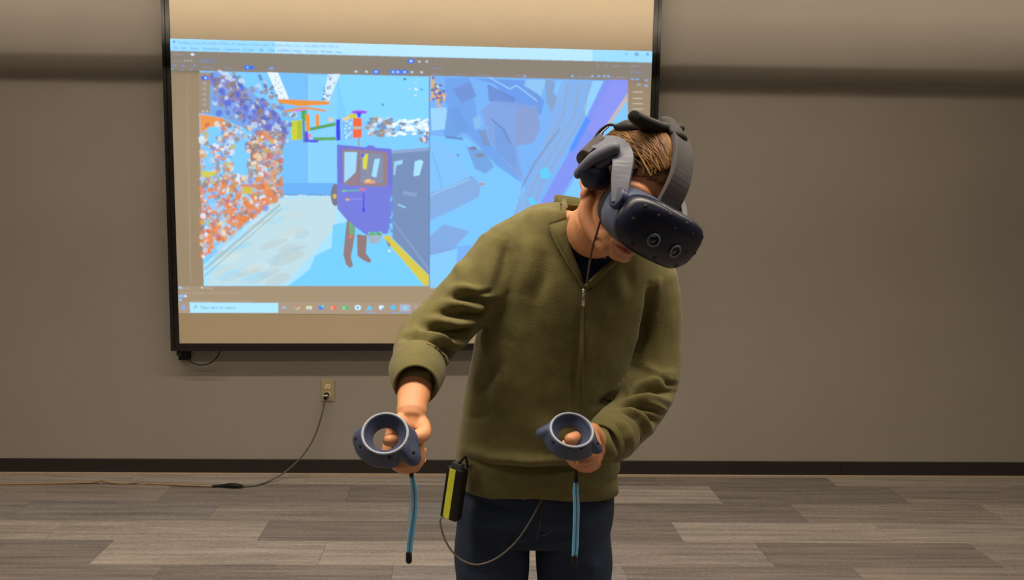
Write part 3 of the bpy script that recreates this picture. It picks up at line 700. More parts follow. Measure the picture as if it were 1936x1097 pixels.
for z, nm in enumerate(ZN):
    jj, ii = np.nonzero(zone == z)
    if len(jj) == 0: continue
    q = np.stack([idx[jj, ii], idx[jj+1, ii], idx[jj+1, ii+1], idx[jj, ii+1]], 1)
    us, inv = np.unique(q, return_inverse=True); inv = inv.reshape(-1, 4)
    me = bpy.data.meshes.new(nm)
    me.vertices.add(len(us)); me.vertices.foreach_set('co', G.reshape(-1, 3)[us].astype(np.float32).ravel())
    me.loops.add(inv.size); me.loops.foreach_set('vertex_index', inv.astype(np.int32).ravel())
    me.polygons.add(len(inv)); me.polygons.foreach_set('loop_start', (np.arange(len(inv))*4).astype(np.int32))
    me.update(calc_edges=True)
    color_attr(me, GC.reshape(-1, 4)[us])
    o = link(nm, me, MS, proj_root, smooth=False)
    if ZL[z]: o['label'] = ZL[z]

# ------------------------------------------------------------------ outlet, plug, cords
outlet = empty('wall_outlet', P(620, 738, WALL), 'ivory duplex wall outlet with a plug in its lower socket, low on the back wall', 'outlet')
pc = P(620, 738, WALL-.003)
MB().box(pc, (.036, .003, .061)).build('cover_plate', M['ivory'], outlet, smooth=False, bevel=.002)
for dz in (.021, -.021):
    rc = MB().loft([pc+Vector((0, -.003, dz)), pc+Vector((0, -.006, dz))], .0165, .0145, n=20, sub=1, cap='flat').build('receptacle', M['ivory_light'], outlet, smooth=False)
    mb = MB()
    for dx in (-.006, .006): mb.box(pc+Vector((dx, -.0062, dz+.003)), (.0012, .0006, .004))
    mb.ell(pc+Vector((0, -.0062, dz-.007)), (Vector((.0022, 0, 0)), Vector((0, .0006, 0)), Vector((0, 0, .0022))), 10, 6)
    mb.build('slot', M['black'], rc, smooth=False)
cord = empty('extension_cord', FL(470, 918), 'thin grey cord curving from the wall plug down to a black connector on the carpet', 'cord')
pl = P(617, 747, WALL-.02)
mb = MB(); mb.loft([pl+Vector((.002, .012, .003)), pl, pl+Vector((-.002, -.010, -.004)), pl+Vector((-.004, -.012, -.022))], [.012, .015, .013, .007], [.010, .013, .012, .006], n=14)
mb.build('plug', M['black'], cord)
mb = MB(); mb.box(pl+Vector((.004, -.020, .001)), (.007, .003, .004)); mb.box(pl+Vector((-.010, -.018, .001)), (.005, .003, .0035))
mb.build('plug_label', M['white_metal'], cord, smooth=False, bevel=.001)
pts = [P(614, 757, WALL-.035), P(609, 782, WALL-.04), P(595, 825, WALL-.055), P(572, 862, WALL-.075), P(540, 892, WALL-.10), P(510, 909, WALL-.14)]
pts += [FL(488, 917, .006), FL(470, 919.5, .006), FL(452, 920, .010)]
MB().loft(pts, .0045, n=8).build('cable', M['grey_cord'], cord)
mb = MB(); mb.loft([FL(457, 919, .014), FL(448, 918.5, .016), FL(436, 918, .016), FL(420, 918.5, .010), FL(403, 919.5, .008)], [.007, .012, .012, .009, .006], [.008, .011, .012, .008, .006], side=(0, 1, 0), n=12)
mb.build('connector', M['black'], cord)
MB().loft([FL(405, 919.5, .007), FL(340, 917.5, .006), FL(280, 914.5, .005), FL(218, 914, .006), FL(205, 911, .014), FL(190, 910, .018), FL(165, 912.5, .008), FL(80, 914.5, .005), FL(-60, 916, .005), FL(-300, 917, .005)], .0055, n=8).build('cable', M['tan_cord'], cord)
loopc = empty('loose_cable', P(380, 690, YB+.04), 'thin black cable loop drooping below the board\'s lower left corner', 'cable')
MB().loft([P(345, 657, YB+.03), P(350, 672, YB+.035), P(362, 685, YB+.04), P(380, 690, YB+.04), P(399, 686, YB+.04), P(412, 673, YB+.035), P(417, 657, YB+.03)], .0035, n=8).build('cable', M['black'], loopc)

# ------------------------------------------------------------------ the man: head frame
HC = P(1180, 374, 1.50)
Fv = IM(0.28, -0.40, 0.873).normalized()
Lv = IM(0.832, -0.353, -0.428); Lv = (Lv - Fv*Lv.dot(Fv)).normalized()
Uv = Fv.cross(Lv)
if Uv.dot(IM(0, 1, 0)) < 0: Uv = -Uv
def hd(l, f, u): return HC + Lv*l + Fv*f + Uv*u
def hax(a, b, c): return (Lv*a, Fv*b, Uv*c)

man = empty('person', (P(1010, 1000, 1.755).x, 1.755, 0), 'man in olive quarter-zip sweater and dark jeans, leaning over with both forearms raised', 'person')

# ---- sweater
def ring(px, py, Y): return P(px, py, Y)
TORSO = [  # px, py, Y, a, b, tilt
    (1018, 893, 1.745, .183, .129, -.02), (1016, 858, 1.74, .184, .134, -.03), (1022, 780, 1.73, .174, .130, -.06), (1041, 690, 1.715, .175, .128, -.09),
    (1062, 600, 1.70, .178, .128, -.12), (1082, 520, 1.685, .184, .122, -.15), (1095, 465, 1.675, .170, .105, -.17), (1101, 430, 1.67, .140, .088, -.17), (1106, 405, 1.67, .100, .074, -.17), (1108, 388, 1.67, .070, .064, -.17)]
RARM = [(958, 492, 1.675, .078), (908, 545, 1.645, .069), (853, 598, 1.61, .063), (803, 650, 1.575, .060), (790, 690, 1.50, .051), (788, 716, 1.445, .045)]
LARM = [(1216, 528, 1.69, .074), (1230, 590, 1.69, .066), (1233, 660, 1.685, .062), (1230, 722, 1.66, .058), (1205, 772, 1.60, .054), (1165, 818, 1.53, .049), (1144, 838, 1.485, .044)]
def torso(mb, da=0.0, db=0.0, lo=0, hi=None):
    T = TORSO[lo:hi]
    mb.loft([P(t[0], t[1], t[2]) for t in T], [t[3]-da for t in T], [t[4]-db for t in T], [Vector((1, 0, t[5])) for t in T], n=40, sub=6, e=2.3, cap='flat')
def arm(mb, A_, d=0.0, fl=1.0, hi=None):
    T = A_[:hi]
    mb.loft([P(t[0], t[1], t[2]) for t in T], [(t[3]-d) for t in T], [(t[3]-d)*fl for t in T], (0, 1, .3), n=24, sub=6)
sw = MB(); torso(sw); arm(sw, RARM, 0, 1.0); arm(sw, LARM, 0, 1.0)
sw.loft([P(1040, 455, 1.68), P(958, 492, 1.675)], [.085, .078], n=24); sw.loft([P(1160, 480, 1.685), P(1216, 528, 1.69)], [.085, .074], n=24)
sme = remeshed(sw, 'sweater', 0.0045, 8)
v = get_v(sme); n = get_n(sme); p2 = proj(v)
view_dir = v-np.array(CAM); view_dir /= np.linalg.norm(view_dir, axis=1)[:, None]
front = np.clip(-(n*view_dir).sum(1)*1.6+.25, 0, 1)
FOLD = 2.3
disp = np.zeros(len(v))
def fold(pts, w, h, sharp=2.0):
    """a cloth fold: ridge (h>0) or crease (h<0) along a polyline sculpted on the front of the cloth"""
    global disp
    best = np.full(len(v), 1e9); tt = np.zeros(len(v))
    tot = len(pts)-1
    for i in range(tot):
        a = np.array(pts[i], float); b = np.array(pts[i+1], float); ab = b-a
        t = np.clip(((p2-a)@ab)/(ab@ab), 0, 1); d = np.linalg.norm(p2-(a+t[:, None]*ab), axis=1)
        m = d < best; best[m] = d[m]; tt[m] = (i+t[m])/tot
    taper = np.sin(np.clip(tt, .03, .97)*PI)**.6
    disp += FOLD*h*np.exp(-(best/w)**sharp)*front*taper
# right sleeve (left in the picture)
for pts, w, h in [
    ([(852, 545), (890, 548), (932, 560)], 9, .006), ([(850, 560), (890, 566), (930, 575)], 6, -.007), ([(838, 572), (880, 578), (926, 590)], 9, .006), ([(900, 556), (932, 552)], 5, -.006),
    ([(825, 590), (870, 598), (918, 598)], 7, -.008), ([(812, 604), (860, 612), (912, 606)], 9, .007), ([(800, 618), (850, 632), (905, 622)], 7, -.009), ([(790, 628), (840, 644), (888, 650)], 8, .007),
    ([(785, 640), (830, 655), (872, 678)], 6, -.008), ([(775, 648), (820, 668), (858, 700)], 8, .007), ([(768, 660), (810, 676), (842, 712)], 6, -.009), ([(760, 672), (800, 686), (832, 730)], 7, .006), ([(756, 640), (790, 634), (815, 640)], 6, -.006),
    ([(754, 680), (785, 680), (815, 700), (826, 735)], 5, -.007), ([(845, 480), (870, 510), (880, 540)], 14, .004), ([(955, 460), (948, 510), (938, 560)], 9, -.004), ([(935, 575), (915, 600), (905, 625)], 10, -.008)]:
    fold(pts, w, h)
# left sleeve
for pts, w, h in [
    ([(1190, 738), (1230, 722), (1276, 722)], 8, .007), ([(1178, 752), (1225, 738), (1278, 742)], 5, -.008), ([(1172, 762), (1222, 752), (1272, 760)], 8, .007), ([(1166, 772), (1215, 768), (1262, 782)], 5, -.008),
    ([(1170, 775), (1205, 785), (1232, 818)], 7, .008), ([(1165, 790), (1190, 800), (1212, 838)], 5, -.008), ([(1160, 795), (1180, 815), (1195, 850)], 7, .007), ([(1190, 772), (1222, 785), (1248, 802)], 5, -.007), ([(1215, 762), (1245, 772), (1262, 780)], 6, .006),
    ([(1152, 800), (1165, 830), (1176, 858)], 6, -.006), ([(1240, 715), (1262, 725), (1282, 728)], 5, -.006), ([(1215, 690), (1245, 708), (1280, 706)], 9, .004),
    ([(1228, 540), (1228, 580), (1218, 640), (1198, 690)], 7, -.008), ([(1245, 520), (1235, 560)], 9, .004), ([(1130, 768), (1165, 752), (1190, 735)], 8, -.008)]:
    fold(pts, w, h)
# body
FOLD = 1.7
for pts, w, h in [
    ([(955, 450), (950, 520), (935, 590)], 10, -.004), ([(1010, 440), (1000, 500), (985, 560)], 16, .004), ([(1035, 470), (1030, 520), (1012, 580)], 14, -.004), ([(1180, 500), (1190, 530), (1195, 560)], 12, -.004), ([(1160, 520), (1172, 560)], 14, .004),
    ([(925, 620), (905, 720), (890, 790)], 14, .005), ([(945, 690), (920, 720), (900, 755)], 12, -.006), ([(960, 640), (950, 720), (935, 800)], 22, .004), ([(890, 790), (910, 786), (930, 778)], 7, -.004), ([(1095, 590), (1090, 680), (1080, 770)], 4, -.003), ([(1110, 600), (1106, 690)], 12, .003),
    ([(878, 850), (930, 866), (1000, 872), (1080, 868)], 10, .006), ([(878, 866), (930, 884), (1000, 890), (1100, 884), (1165, 870)], 6, -.008), ([(1000, 800), (1060, 830), (1140, 850)], 20, .004)]:
    fold(pts, w, h)
lowf = np.array([noise.noise(Vector(q)*9.0) for q in v]); midf = np.array([noise.noise(Vector(q)*24.0+Vector((5, 1, 2))) for q in v])
disp += .003*lowf + .0012*midf
set_v(sme, v + n*disp[:, None])
sbvh = bvh_of(sme)
VEE = [(1060, 372), (1069, 425), (1075, 456), (1092, 502), (1106, 545), (1112, 545), (1142, 513), (1175, 490), (1196, 440), (1150, 360)]
v = get_v(sme); n = get_n(sme); p2 = proj(v)
mask = in_poly(p2[:, 0], p2[:, 1], VEE) & (v[:, 1] < 1.70)
del_verts(sme, mask)
sweater = link('sweater', sme, M['olive'], man)
so = sweater.modifiers.new('thick', 'SOLIDIFY'); so.thickness = .004; so.offset = -1
# hem band
def hem():
    mb = MB(); c0 = P(1018, 874, 1.742); c1 = P(1018, 905, 1.745); k = 72
    A_, B_ = [], []
    for i in range(k+1):
        t = 2*PI*i/k
        d = Vector((math.copysign(abs(math.cos(t))**.87, math.cos(t))*.179, math.copysign(abs(math.sin(t))**.87, math.sin(t))*.128, -.02*math.cos(t)))
        A_.append(c0+Vector((d.x*.965, d.y*.965, d.z))); B_.append(c1+Vector((d.x*.985, d.y*.985, d.z)))
    mb.ribbon(A_, B_, .007)
    return mb.build('hem_band', M['olive_rib'], sweater)
hem()
def cuff(a, b_, r0, r1, name='cuff'):
    a, b_ = Vector(a), Vector(b_); t = (b_-a).normalized(); x = t.orthogonal().normalized(); y = t.cross(x); k = 28; mb = MB()
    prof = [(0, r0), (.25, r0+.0015), (.6, (r0+r1)/2+.0015), (.95, r1), (1.0, r1-.003), (.93, r1-.006), (.5, r1-.007), (.2, r1-.010)]
    vs = [a.lerp(b_, s)+(x*math.cos(2*PI*i/k)+y*math.sin(2*PI*i/k))*r for s, r in prof for i in range(k)]
    fs = [(j*k+i, j*k+(i+1) % k, (j+1)*k+(i+1) % k, (j+1)*k+i) for j in range(len(prof)-1) for i in range(k)]
    mb.add(vs, fs); return mb.build(name, M['olive_rib'], sweater)
cuff(P(790, 692, 1.495), P(786, 730, 1.395), .0530, .0410)
cuff(P(1166, 818, 1.53), P(1136, 840, 1.468), .0490, .0405)
# collar: opened flap, far zip edge, band behind the neck
def sp(px, py, off=.006): return cast(sbvh, px, py, off, 1.60)
flap_out = [(1105, 549), (1093, 526), (1076, 502), (1062, 478), (1048, 452), (1037, 427)]
flap_in = [(1105, 543), (1097, 514), (1086, 488), (1077, 463), (1073, 440), (1071, 412)]
mb = MB(); mb.ribbon([sp(x, y, .005) for x, y in flap_out], [sp(x, y, .012)*.0 + P(x, y, min(sp(xo, yo, 0).y, 1.62)-.004+.006*i/5) for i, ((x, y), (xo, yo)) in enumerate(zip(flap_in, flap_out))], .006, Vector((0, -1, 0)))
mb.build('collar_flap', M['olive_rib'], sweater)
A_ = [(1037, 427), (1046, 410), (1058, 392), (1068, 380)]; B_ = [(1071, 412), (1069, 404), (1069, 398), (1074, 390)]
yy = sp(1037, 427, 0).y
mb = MB(); mb.ribbon([P(1037, 427, yy-.006), P(1047, 407, yy+.015), P(1057, 388, yy+.045), P(1066, 376, yy+.075)], [P(1071, 412, yy-.002), P(1070, 404, yy+.012), P(1069, 397, yy+.040), P(1072, 392, yy+.070)], .006)
mb.build('collar_flap', M['olive_rib'], sweater)
NB = P(1112, 405, 1.665)
A_, B_ = [], []
for i in range(25):
    t = math.radians(188 - 196*i/24)           # from the left side round the back to the right
    d = Vector((math.cos(t)*.072, math.sin(t)*.066, -.17*math.cos(t)*.072))
    A_.append(NB+d+Vector((0, 0, -.012))); B_.append(NB+Vector((d.x*.93, d.y*.93, d.z))+Vector((0, 0, .027+.005*math.sin(t))))
mb = MB(); mb.ribbon(A_, B_, .007); mb.build('collar_band', M['olive_rib'], sweater)
edge = [(1108, 549), (1122, 536), (1142, 517), (1162, 501), (1180, 488), (1192, 470)]
mb = MB(); mb.ribbon([sp(x, y, .004) for x, y in edge], [sp(x-1, y-9, .004) if False else P(x-2, y-9, sp(x, y, 0).y-.010) for x, y in edge], .006, Vector((0, -1, 0))); mb.build('collar_flap', M['olive_rib'], sweater)
# zip tape, teeth and puller
mb = MB(); mb.loft([sp(x, y, .0085) for x, y in flap_out], .0018, n=6); mb.build('zip_tape', M['olive_rib'], sweater)
zp = [sp(1104, 548, .008), sp(1103.5, 556, .010), sp(1103, 566, .012), sp(1102.5, 578, .010)]
mb = MB(); mb.loft(zp[:2], [.0045, .004], .003, n=10); mb.loft(zp[1:], [.0022, .0032, .0034], .0015, n=10); mb.build('zip_pull', M['steel'], sweater)
mb = MB(); mb.loft([sp(1103, y, .0004) for y in (580, 610, 650, 700, 760)], .0012, n=6); mb.build('front_seam', M['olive_rib'], sweater)

# ---- undershirt
us = MB(); torso(us, .022, .020, 2); ume = remeshed(us, 'undershirt', .006, 4)
v = get_v(ume); p2 = proj(v)
lim = 452+np.clip((p2[:, 0]-1072)/45, 0, 1)**.8*37 - np.clip((p2[:, 0]-1135)/40, 0, 2)*22
lim = np.where(v[:, 1] > 1.66, lim-45*np.clip((v[:, 1]-1.64)/.06, 0, 1), lim)
del_verts(ume, (p2[:, 1] < lim) | (p2[:, 1] > 760))
ush = link('undershirt', ume, M['navy_cloth'], man)
so = ush.modifiers.new('thick', 'SOLIDIFY'); so.thickness = .003; so.offset = -1

# ---- body (skin): head, neck, trunk, arms, hands
bd = MB()
torso(bd, .040, .036, 0, 9)
# head
bd.ell(hd(0, -.012, .035), hax(.072, .096, .098)); bd.ell(hd(0, .030, -.022), hax(.058, .064, .076)); bd.ell(hd(0, .040, .036), hax(.062, .056, .062))
bd.ell(hd(0, .074, -.088), hax(.022, .017, .016)); bd.ell(hd(0, .045, -.070), hax(.043, .050, .034))
for s in (-1, 1):
    bd.loft([hd(s*.064, -.005, -.030), hd(s*.055, .012, -.064), hd(s*.024, .064, -.090)], [.013, .016, .0145], n=14)      # jaw line
    bd.ell(hd(s*.042, .066, -.028), hax(.026, .026, .026))                                                             # cheek
    bd.loft([hd(s*.012, .093, .024), hd(s*.034, .088, .030), hd(s*.054, .068, .024)], [.009, .010, .008], n=12)        # brow
    bd.ell(hd(s*.075, -.014, .004), hax(.007, .020, .032)); bd.ell(hd(s*.076, -.006, -.026), hax(.007, .010, .013))     # ear and lobe
    bd.loft([hd(s*.079, -.004, -.022), hd(s*.082, -.026, -.012), hd(s*.083, -.034, .012), hd(s*.082, -.018, .034), hd(s*.079, .002, .024)], .0048, n=10)
    bd.loft([hd(s*.006, .100, -.052), hd(s*.016, .098, -.064), hd(s*.026, .086, -.072)], [.008, .007, .006], n=10)
    bd.ell(hd(s*.033, .076, .008), hax(.014, .012, .011))                                                              # closed lid
bd.loft([hd(0, .090, .020), hd(0, .102, -.005), hd(0, .116, -.030), hd(0, .106, -.040)], [.009, .010, .013, .010], [.009, .010, .011, .008], Lv, n=14)
for s in (-1, 1): bd.ell(hd(s*.013, .100, -.034), hax(.009, .010, .008))
bd.loft([hd(-.026, .080, -.071), hd(-.010, .095, -.066), hd(.010, .095, -.066), hd(.026, .080, -.071)], [.004, .0065, .0065, .004], n=10)
bd.loft([hd(-.023, .080, -.075), hd(0, .094, -.080), hd(.023, .080, -.075)], [.004, .0075, .004], n=10)
# neck
bd.loft([P(1112, 480, 1.685), P(1116, 440, 1.655), hd(0, -.022, -.078), hd(0, -.022, -.03)], [.062, .056, .054, .058], [.050, .054, .054, .060], (1, 0, -.3), n=26)
bd.loft([P(1102, 476, 1.615), P(1110, 442, 1.600), hd(-.048, .0, -.060)], [.010, .013, .014], n=12)                       # neck muscle
# arms
def limb(pts, n_=18, side=(1, 0, 0)):
    bd.loft([P(a, b_, c) for a, b_, c, *_ in pts], [q[3] for q in pts], [q[4] for q in pts], side, n=n_)
limb([(1040, 455, 1.68, .05, .05), (958, 492, 1.675, .05, .05), (853, 598, 1.61, .043, .043), (803, 650, 1.575, .038, .038), (788, 700, 1.48, .035, .035), (784, 735, 1.42, .0335, .031), (780, 762, 1.38, .0275, .023), (778, 780, 1.36, .027, .021)])
limb([(1160, 480, 1.685, .05, .05), (1216, 528, 1.69, .05, .05), (1233, 660, 1.685, .040, .040), (1228, 722, 1.66, .037, .037), (1182, 803, 1.570, .026, .026), (1148, 836, 1.492, .026, .025), (1130, 842, 1.462, .028, .022)], side=(0, 1, .3))
# hands: fists round the controller grips
def hand(T, Bq, wrist, sgn, thumb, Rr=.026, start=130):
    T, Bq, wrist = Vector(T), Vector(Bq), Vector(wrist)
    ax = (Bq-T).normalized()
    e1 = (rt*sgn); e1 = (e1-ax*e1.dot(ax)).normalized()          # towards the palm side
    e2 = up - ax*up.dot(ax) - e1*up.dot(e1); e2.normalize()
    firsts = []
    lens = [1.0, 1.06, 1.0, .86]; rad = [.0098, .0100, .0096, .0086]
    out = []
    for i in range(4):
        c = T.lerp(Bq, .20+.225*i)
        end = start + (sgn and 1)*(228*lens[i])
        ang = [start+ (end-start)*s for s in (0, .28, .52, .78, 1.0)]
        rr = [Rr+.009, Rr+.006, Rr+.004, Rr+.001, Rr-.003]
        pts = [c + e1*(math.cos(math.radians(a))*r) + e2*(math.sin(math.radians(a))*r) for a, r in zip(ang, rr)]
        r0 = rad[i]
        bd.loft(pts, [r0*1.12, r0*1.04, r0*1.08, r0*.92, r0*.80], n=12, sub=4)
        bd.ell(pts[2], (rt*r0*1.1, up*r0*1.1, fw*r0*1.05), 10, 8)
        bd.loft([wrist, wrist.lerp(pts[0], .5)-e1*.004, pts[0]], [.014, .0135, .0115], n=12)
        out.append(pts)
    bd.loft([wrist] + [Vector(q) for q in thumb], [.018, .0145, .0130, .0125, .0112][:len(thumb)+1], n=14, sub=5)
    # web between thumb and palm
    bd.loft([wrist, out[0][0].lerp(Vector(thumb[0]), .5)+(wrist-out[0][0])*.25], [.024, .015], n=14)
    bd.ell(wrist.lerp(T.lerp(Bq, .5), .45), (rt*.025, up*.024, fw*.024))
    return out
RT, RB = P(764, 842, 1.300), P(777, 862, 1.405)
bd.ell(P(750, 803, 1.340), (rt*.020, up*.018, fw*.018))
rf = hand(RT, RB, P(778, 785, 1.362), 1, [P(799, 806, 1.345), P(797, 824, 1.315), P(764, 829, 1.300), P(735, 833, 1.286)], start=135)
LT, LB = P(1092, 836, 1.385), P(1104, 862, 1.50)
lf = hand(LT, LB, P(1133, 842, 1.468), -1, [P(1122, 815, 1.44), P(1108, 818, 1.405), P(1090, 828, 1.378), P(1078, 831, 1.366)], start=135)
# legs under the jeans
zk = 0.46
hipR, hipL = P(931, 1000, 1.755), P(1082, 1000, 1.755)
for hp in (hipR, hipL):
    bd.loft([hp+Vector((0, 0, .05)), Vector((hp.x, 1.755, zk)), Vector((hp.x, 1.785, .25)), Vector((hp.x, 1.79, .07))], [.075, .05, .045, .035], n=18)
bme = remeshed(bd, 'body', 0.0026, 4)
bbvh = bvh_of(bme)
v = get_v(bme); d = v-np.array(HC)
hl, hf, hu = d@np.array(Lv), d@np.array(Fv), d@np.array(Uv)
def head_fold(pts, w, depth):
    best = np.full(len(v), 1e9)
    for a, b_ in zip(pts[:-1], pts[1:]):
        a = np.array(a); ab = np.array(b_)-a; q = np.stack([hl, hu], 1)-a
        t = np.clip((q@ab)/(ab@ab), 0, 1); best = np.minimum(best, np.linalg.norm(q-t[:, None]*ab, axis=1))
    return -depth*np.exp(-(best/w)**2)*(hf > .045)*(np.abs(hl) < .07)*(hu > -.12)*(hu < 0)
mv = head_fold([(-.026, -.0745), (0, -.0725), (.026, -.0745)], .0032, .0045) + head_fold([(-.014, -.0855), (.014, -.0855)], .004, .002)
for s_ in (-1, 1): mv = mv + head_fold([(s_*.019, -.046), (s_*.033, -.068), (s_*.034, -.078)], .0045, .003)
v = v + np.outer(mv, np.array(Fv)); set_v(bme, v); d = v-np.array(HC)
hl, hf, hu = d@np.array(Lv), d@np.array(Fv), d@np.array(Uv)
base = np.array((0.62, 0.285, 0.140)); col = np.tile(base, (len(v), 1))
def blend(w, c):
    global col
    col = col*(1-w[:, None]) + np.array(c)*w[:, None]
head_m = (np.abs(hl) < .09) & (np.abs(hf) < .13) & (hu > -.13) & (hu < .15)
g = lambda x, s: np.exp(-(x/s)**2)
blend(.75*g(hl, .024)*g(hu+.0735, .010)*(hf > .07)*head_m, (0.40, 0.12, 0.085))          # lips
blend(.35*g(np.abs(hl)-.05, .03)*g(hu+.03, .035)*(hf > .03)*head_m, (0.58, 0.22, 0.13))     # cheeks
blend(.45*g(hu-.06, .03)*(hf > .05)*head_m, (0.60, 0.20, 0.12))                            # forehead
blend(.30*(hf < .12)*g(hu+.095, .028)*(hf > .02)*head_m, (0.36, 0.20, 0.13))                # stubble
blend(.5*(np.abs(hl) > .074)*(np.abs(hu) < .04)*head_m, (0.58, 0.21, 0.13))                 # ears
for fg in (rf, lf):
    for pts in fg:
        for q in pts[1:3]:
            blend(.35*g(np.linalg.norm(v-np.array(q), axis=1), .014), (0.58, 0.21, 0.13))
vn = np.array([noise.noise(Vector(q)*28.0) for q in v[::1]])
col *= (1+.05*vn)[:, None]
color_attr(bme, col)
body = link('body', bme, M['skin'], man)
# finger nails
M['nail'] = mat('finger_nail', lin(226, 170, 140), .3, var=.03)
for fg in (rf, lf):
    for pts in fg:
        tip, prev = pts[-1], pts[-2]
        dr = (tip-prev).normalized(); mid = pts[2]; nn = (tip - (fg[1][0]+fg[1][3])/2); nn = (nn-dr*nn.dot(dr)).normalized()
        MB().ell(tip+dr*.003+nn*.0062, (dr*.0055, dr.cross(nn)*.0045, nn*.0022), 12, 8).build('nail', M['nail'], body)
# wedding ring
def torus(c, ax, R_, r, n=32, k=8):
    ax = ax.normalized(); x = ax.orthogonal().normalized(); y = ax.cross(x); vs = []; fs = []
    for i in range(n):
        t = 2*PI*i/n; d_ = x*math.cos(t)+y*math.sin(t)
        for j in range(k):
            q = 2*PI*j/k; vs.append(c+d_*(R_+r*math.cos(q))+ax*(r*math.sin(q)))
    for i in range(n):
        for j in range(k): fs.append((i*k+j, ((i+1) % n)*k+j, ((i+1) % n)*k+(j+1) % k, i*k+(j+1) % k))
    return vs, fs
hit = cast(bbvh, 1092, 872, 0.0, 1.42); segs = []
for f_ in lf:
    for a_, b_ in zip(f_[:-1], f_[1:]):
        t_ = max(0.0, min(1.0, (hit-a_).dot(b_-a_)/(b_-a_).length_squared)); segs.append(((hit-a_.lerp(b_, t_)).length, a_.lerp(b_, t_), b_-a_))
_, rc_, rx_ = min(segs, key=lambda q: q[0])
MB().add(*torus(rc_, rx_, max(.0106, (hit-rc_).length+.0004), .0016)).build('wedding_ring', M['gold'], man)

# ---- hair
hr = MB(); 
hr.ell(hd(0, -.016, .040), hax(.0790, .102, .103), 40, 26)
hme0 = remeshed(hr, 'hair', .005, 2)
v = get_v(hme0); d = v-np.array(HC); hf = d@np.array(Fv)
v = v + np.outer(np.where(hf > -.016, (hf+.016)*.19, 0), np.array(Fv)); set_v(hme0, v)
d = v-np.array(HC); hl, hf, hu = d@np.array(Lv), d@np.array(Fv), d@np.array(Uv)
line = np.where(hf > .02, .050 + .30*(hf-.085) - .9*np.clip(np.abs(hl)-.045, 0, 1), np.where(hf > -.03, .010, -.045))
del_verts(hme0, hu < line)
hair_v = [tuple(q.co) for q in hme0.vertices]; hair_f = [tuple(q.vertices) for q in hme0.polygons]
hb = MB(); hb.add(hair_v, hair_f)
cols = [np.array(lin(92, 62, 36))]*len(hair_v)
def skull(l, f, lift=1.0):
    # point on the hair cap above (l, f)
    t = 1-(l/.079)**2-((f+.016)/(.1215 if f > -.016 else .102))**2
    return hd(l, f, .040+.103*math.sqrt(max(t, 0.0)))
for i in range(620):
    l0 = random.uniform(-.074, .072); f0 = random.uniform(-.10, .02)
    pts = []
    ok = True
    sweep = random.uniform(.022, .060)
    for s in range(7):
        t = s/6
        # lie on an ellipsoid, flowing forward and sweeping to his left over the brow
        th = (f0 + (.108-f0)*t)
        l = l0 + sweep*t*t + .004*math.sin(t*5+i)
        rr = 1-(l/.0795)**2
        if rr < .02: ok = False; break
        fm = .1215*math.sqrt(rr)
        if th+.016 > fm*.985: break
        q = skull(l, th)
        nrm = (q-hd(0, -.016, .040)).normalized()
        pts.append(q+nrm*(.0008+.0035*math.sin(t*PI)*random.uniform(.3, 1)))
    if len(pts) < 3: continue
    before = len(hb.v)
    k = len(pts); w = random.uniform(.0014, .0032)
    hb.loft(pts, [w*(.6+.8*math.sin(PI*min(.95, (j+.6)/k))) for j in range(k)], [w*.5]*k, Lv, n=6, sub=3)
    c = np.array(lin(*random.choice([(112, 78, 44), (130, 94, 56), (96, 66, 38), (140, 104, 64), (84, 58, 34), (124, 88, 52)])))
    cols += [c]*(len(hb.v)-before)
# side and back locks
for i in range(420):
    s = random.choice((-1, 1)); a = random.uniform(math.radians(100), math.radians(268)); 
    ph = a if s > 0 else PI-a
    pts = []
    for q in range(6):
        z = .95-1.45*q/5*random.uniform(.85, 1)
        r = math.sqrt(max(0, 1-z*z*.95)) if abs(z) < 1 else 0
        l = +.0800*r*math.sin(random.uniform(-.02, .02)+i); l = +.0800*r*math.cos(a)*1.0; f = -.016+.1035*r*math.sin(a)
        u_ = .040+.104*z
        lim_ = .012 if f > -.035 else -.045
        if f > .01 and u_ < .07: break
        if u_ < lim_: break
        pts.append(hd(l, f, u_))
    if len(pts) < 3: continue
    before = len(hb.v); k = len(pts); w = random.uniform(.0014, .003)
    hb.loft(pts, [w*(1.2-.8*j/k) for j in range(k)], [w*.6]*k, Lv, n=6, sub=2)
    c = np.array(lin(*random.choice([(112, 78, 44), (126, 90, 54), (96, 66, 38), (78, 52, 30)])))
    cols += [c]*(len(hb.v)-before)
hme = bpy.data.meshes.new('hair'); hme.from_pydata(hb.v, [], hb.f); hme.update()
color_attr(hme, np.array(cols))
bpy.data.meshes.remove(hme0)
link('hair', hme, M['hair'], man)

# ---- jeans
jn = MB()
jn.loft([P(1018, 880, 1.75), P(1016, 905, 1.752), P(1012, 950, 1.755), P(1008, 990, 1.757), P(1007, 1008, 1.757)], [.168, .172, .181, .177, .170], [.118, .120, .125, .122, .10], (1, 0, 0), n=40, e=2.3, cap='flat')
for (hx, sx, a0) in ((929.5, -1, .0870), (1084.5, 1, .0870)):
    top = P(hx-sx*6, 965, 1.757); mid = P(hx, 1045, 1.757); lowp = P(hx-sx*1, 1095, 1.758)
    xk = lowp.x
    jn.loft([top, mid, lowp, Vector((xk+sx*.005, 1.75, zk)), Vector((xk+sx*.01, 1.775, .25)), Vector((xk+sx*.012, 1.785, .055))], [.084, a0, a0-.003, .068, .066, .068], [.100, .100, .096, .075, .072, .080], (1, 0, 0), n=30, e=2.2, cap='flat')
jme = remeshed(jn, 'jeans', .006, 5)
v = get_v(jme); n = get_n(jme); p2 = proj(v)
view_dir = v-np.array(CAM); view_dir /= np.linalg.norm(view_dir, axis=1)[:, None]
front = np.clip(-(n*view_dir).sum(1)*1.6+.25, 0, 1); disp = np.zeros(len(v))
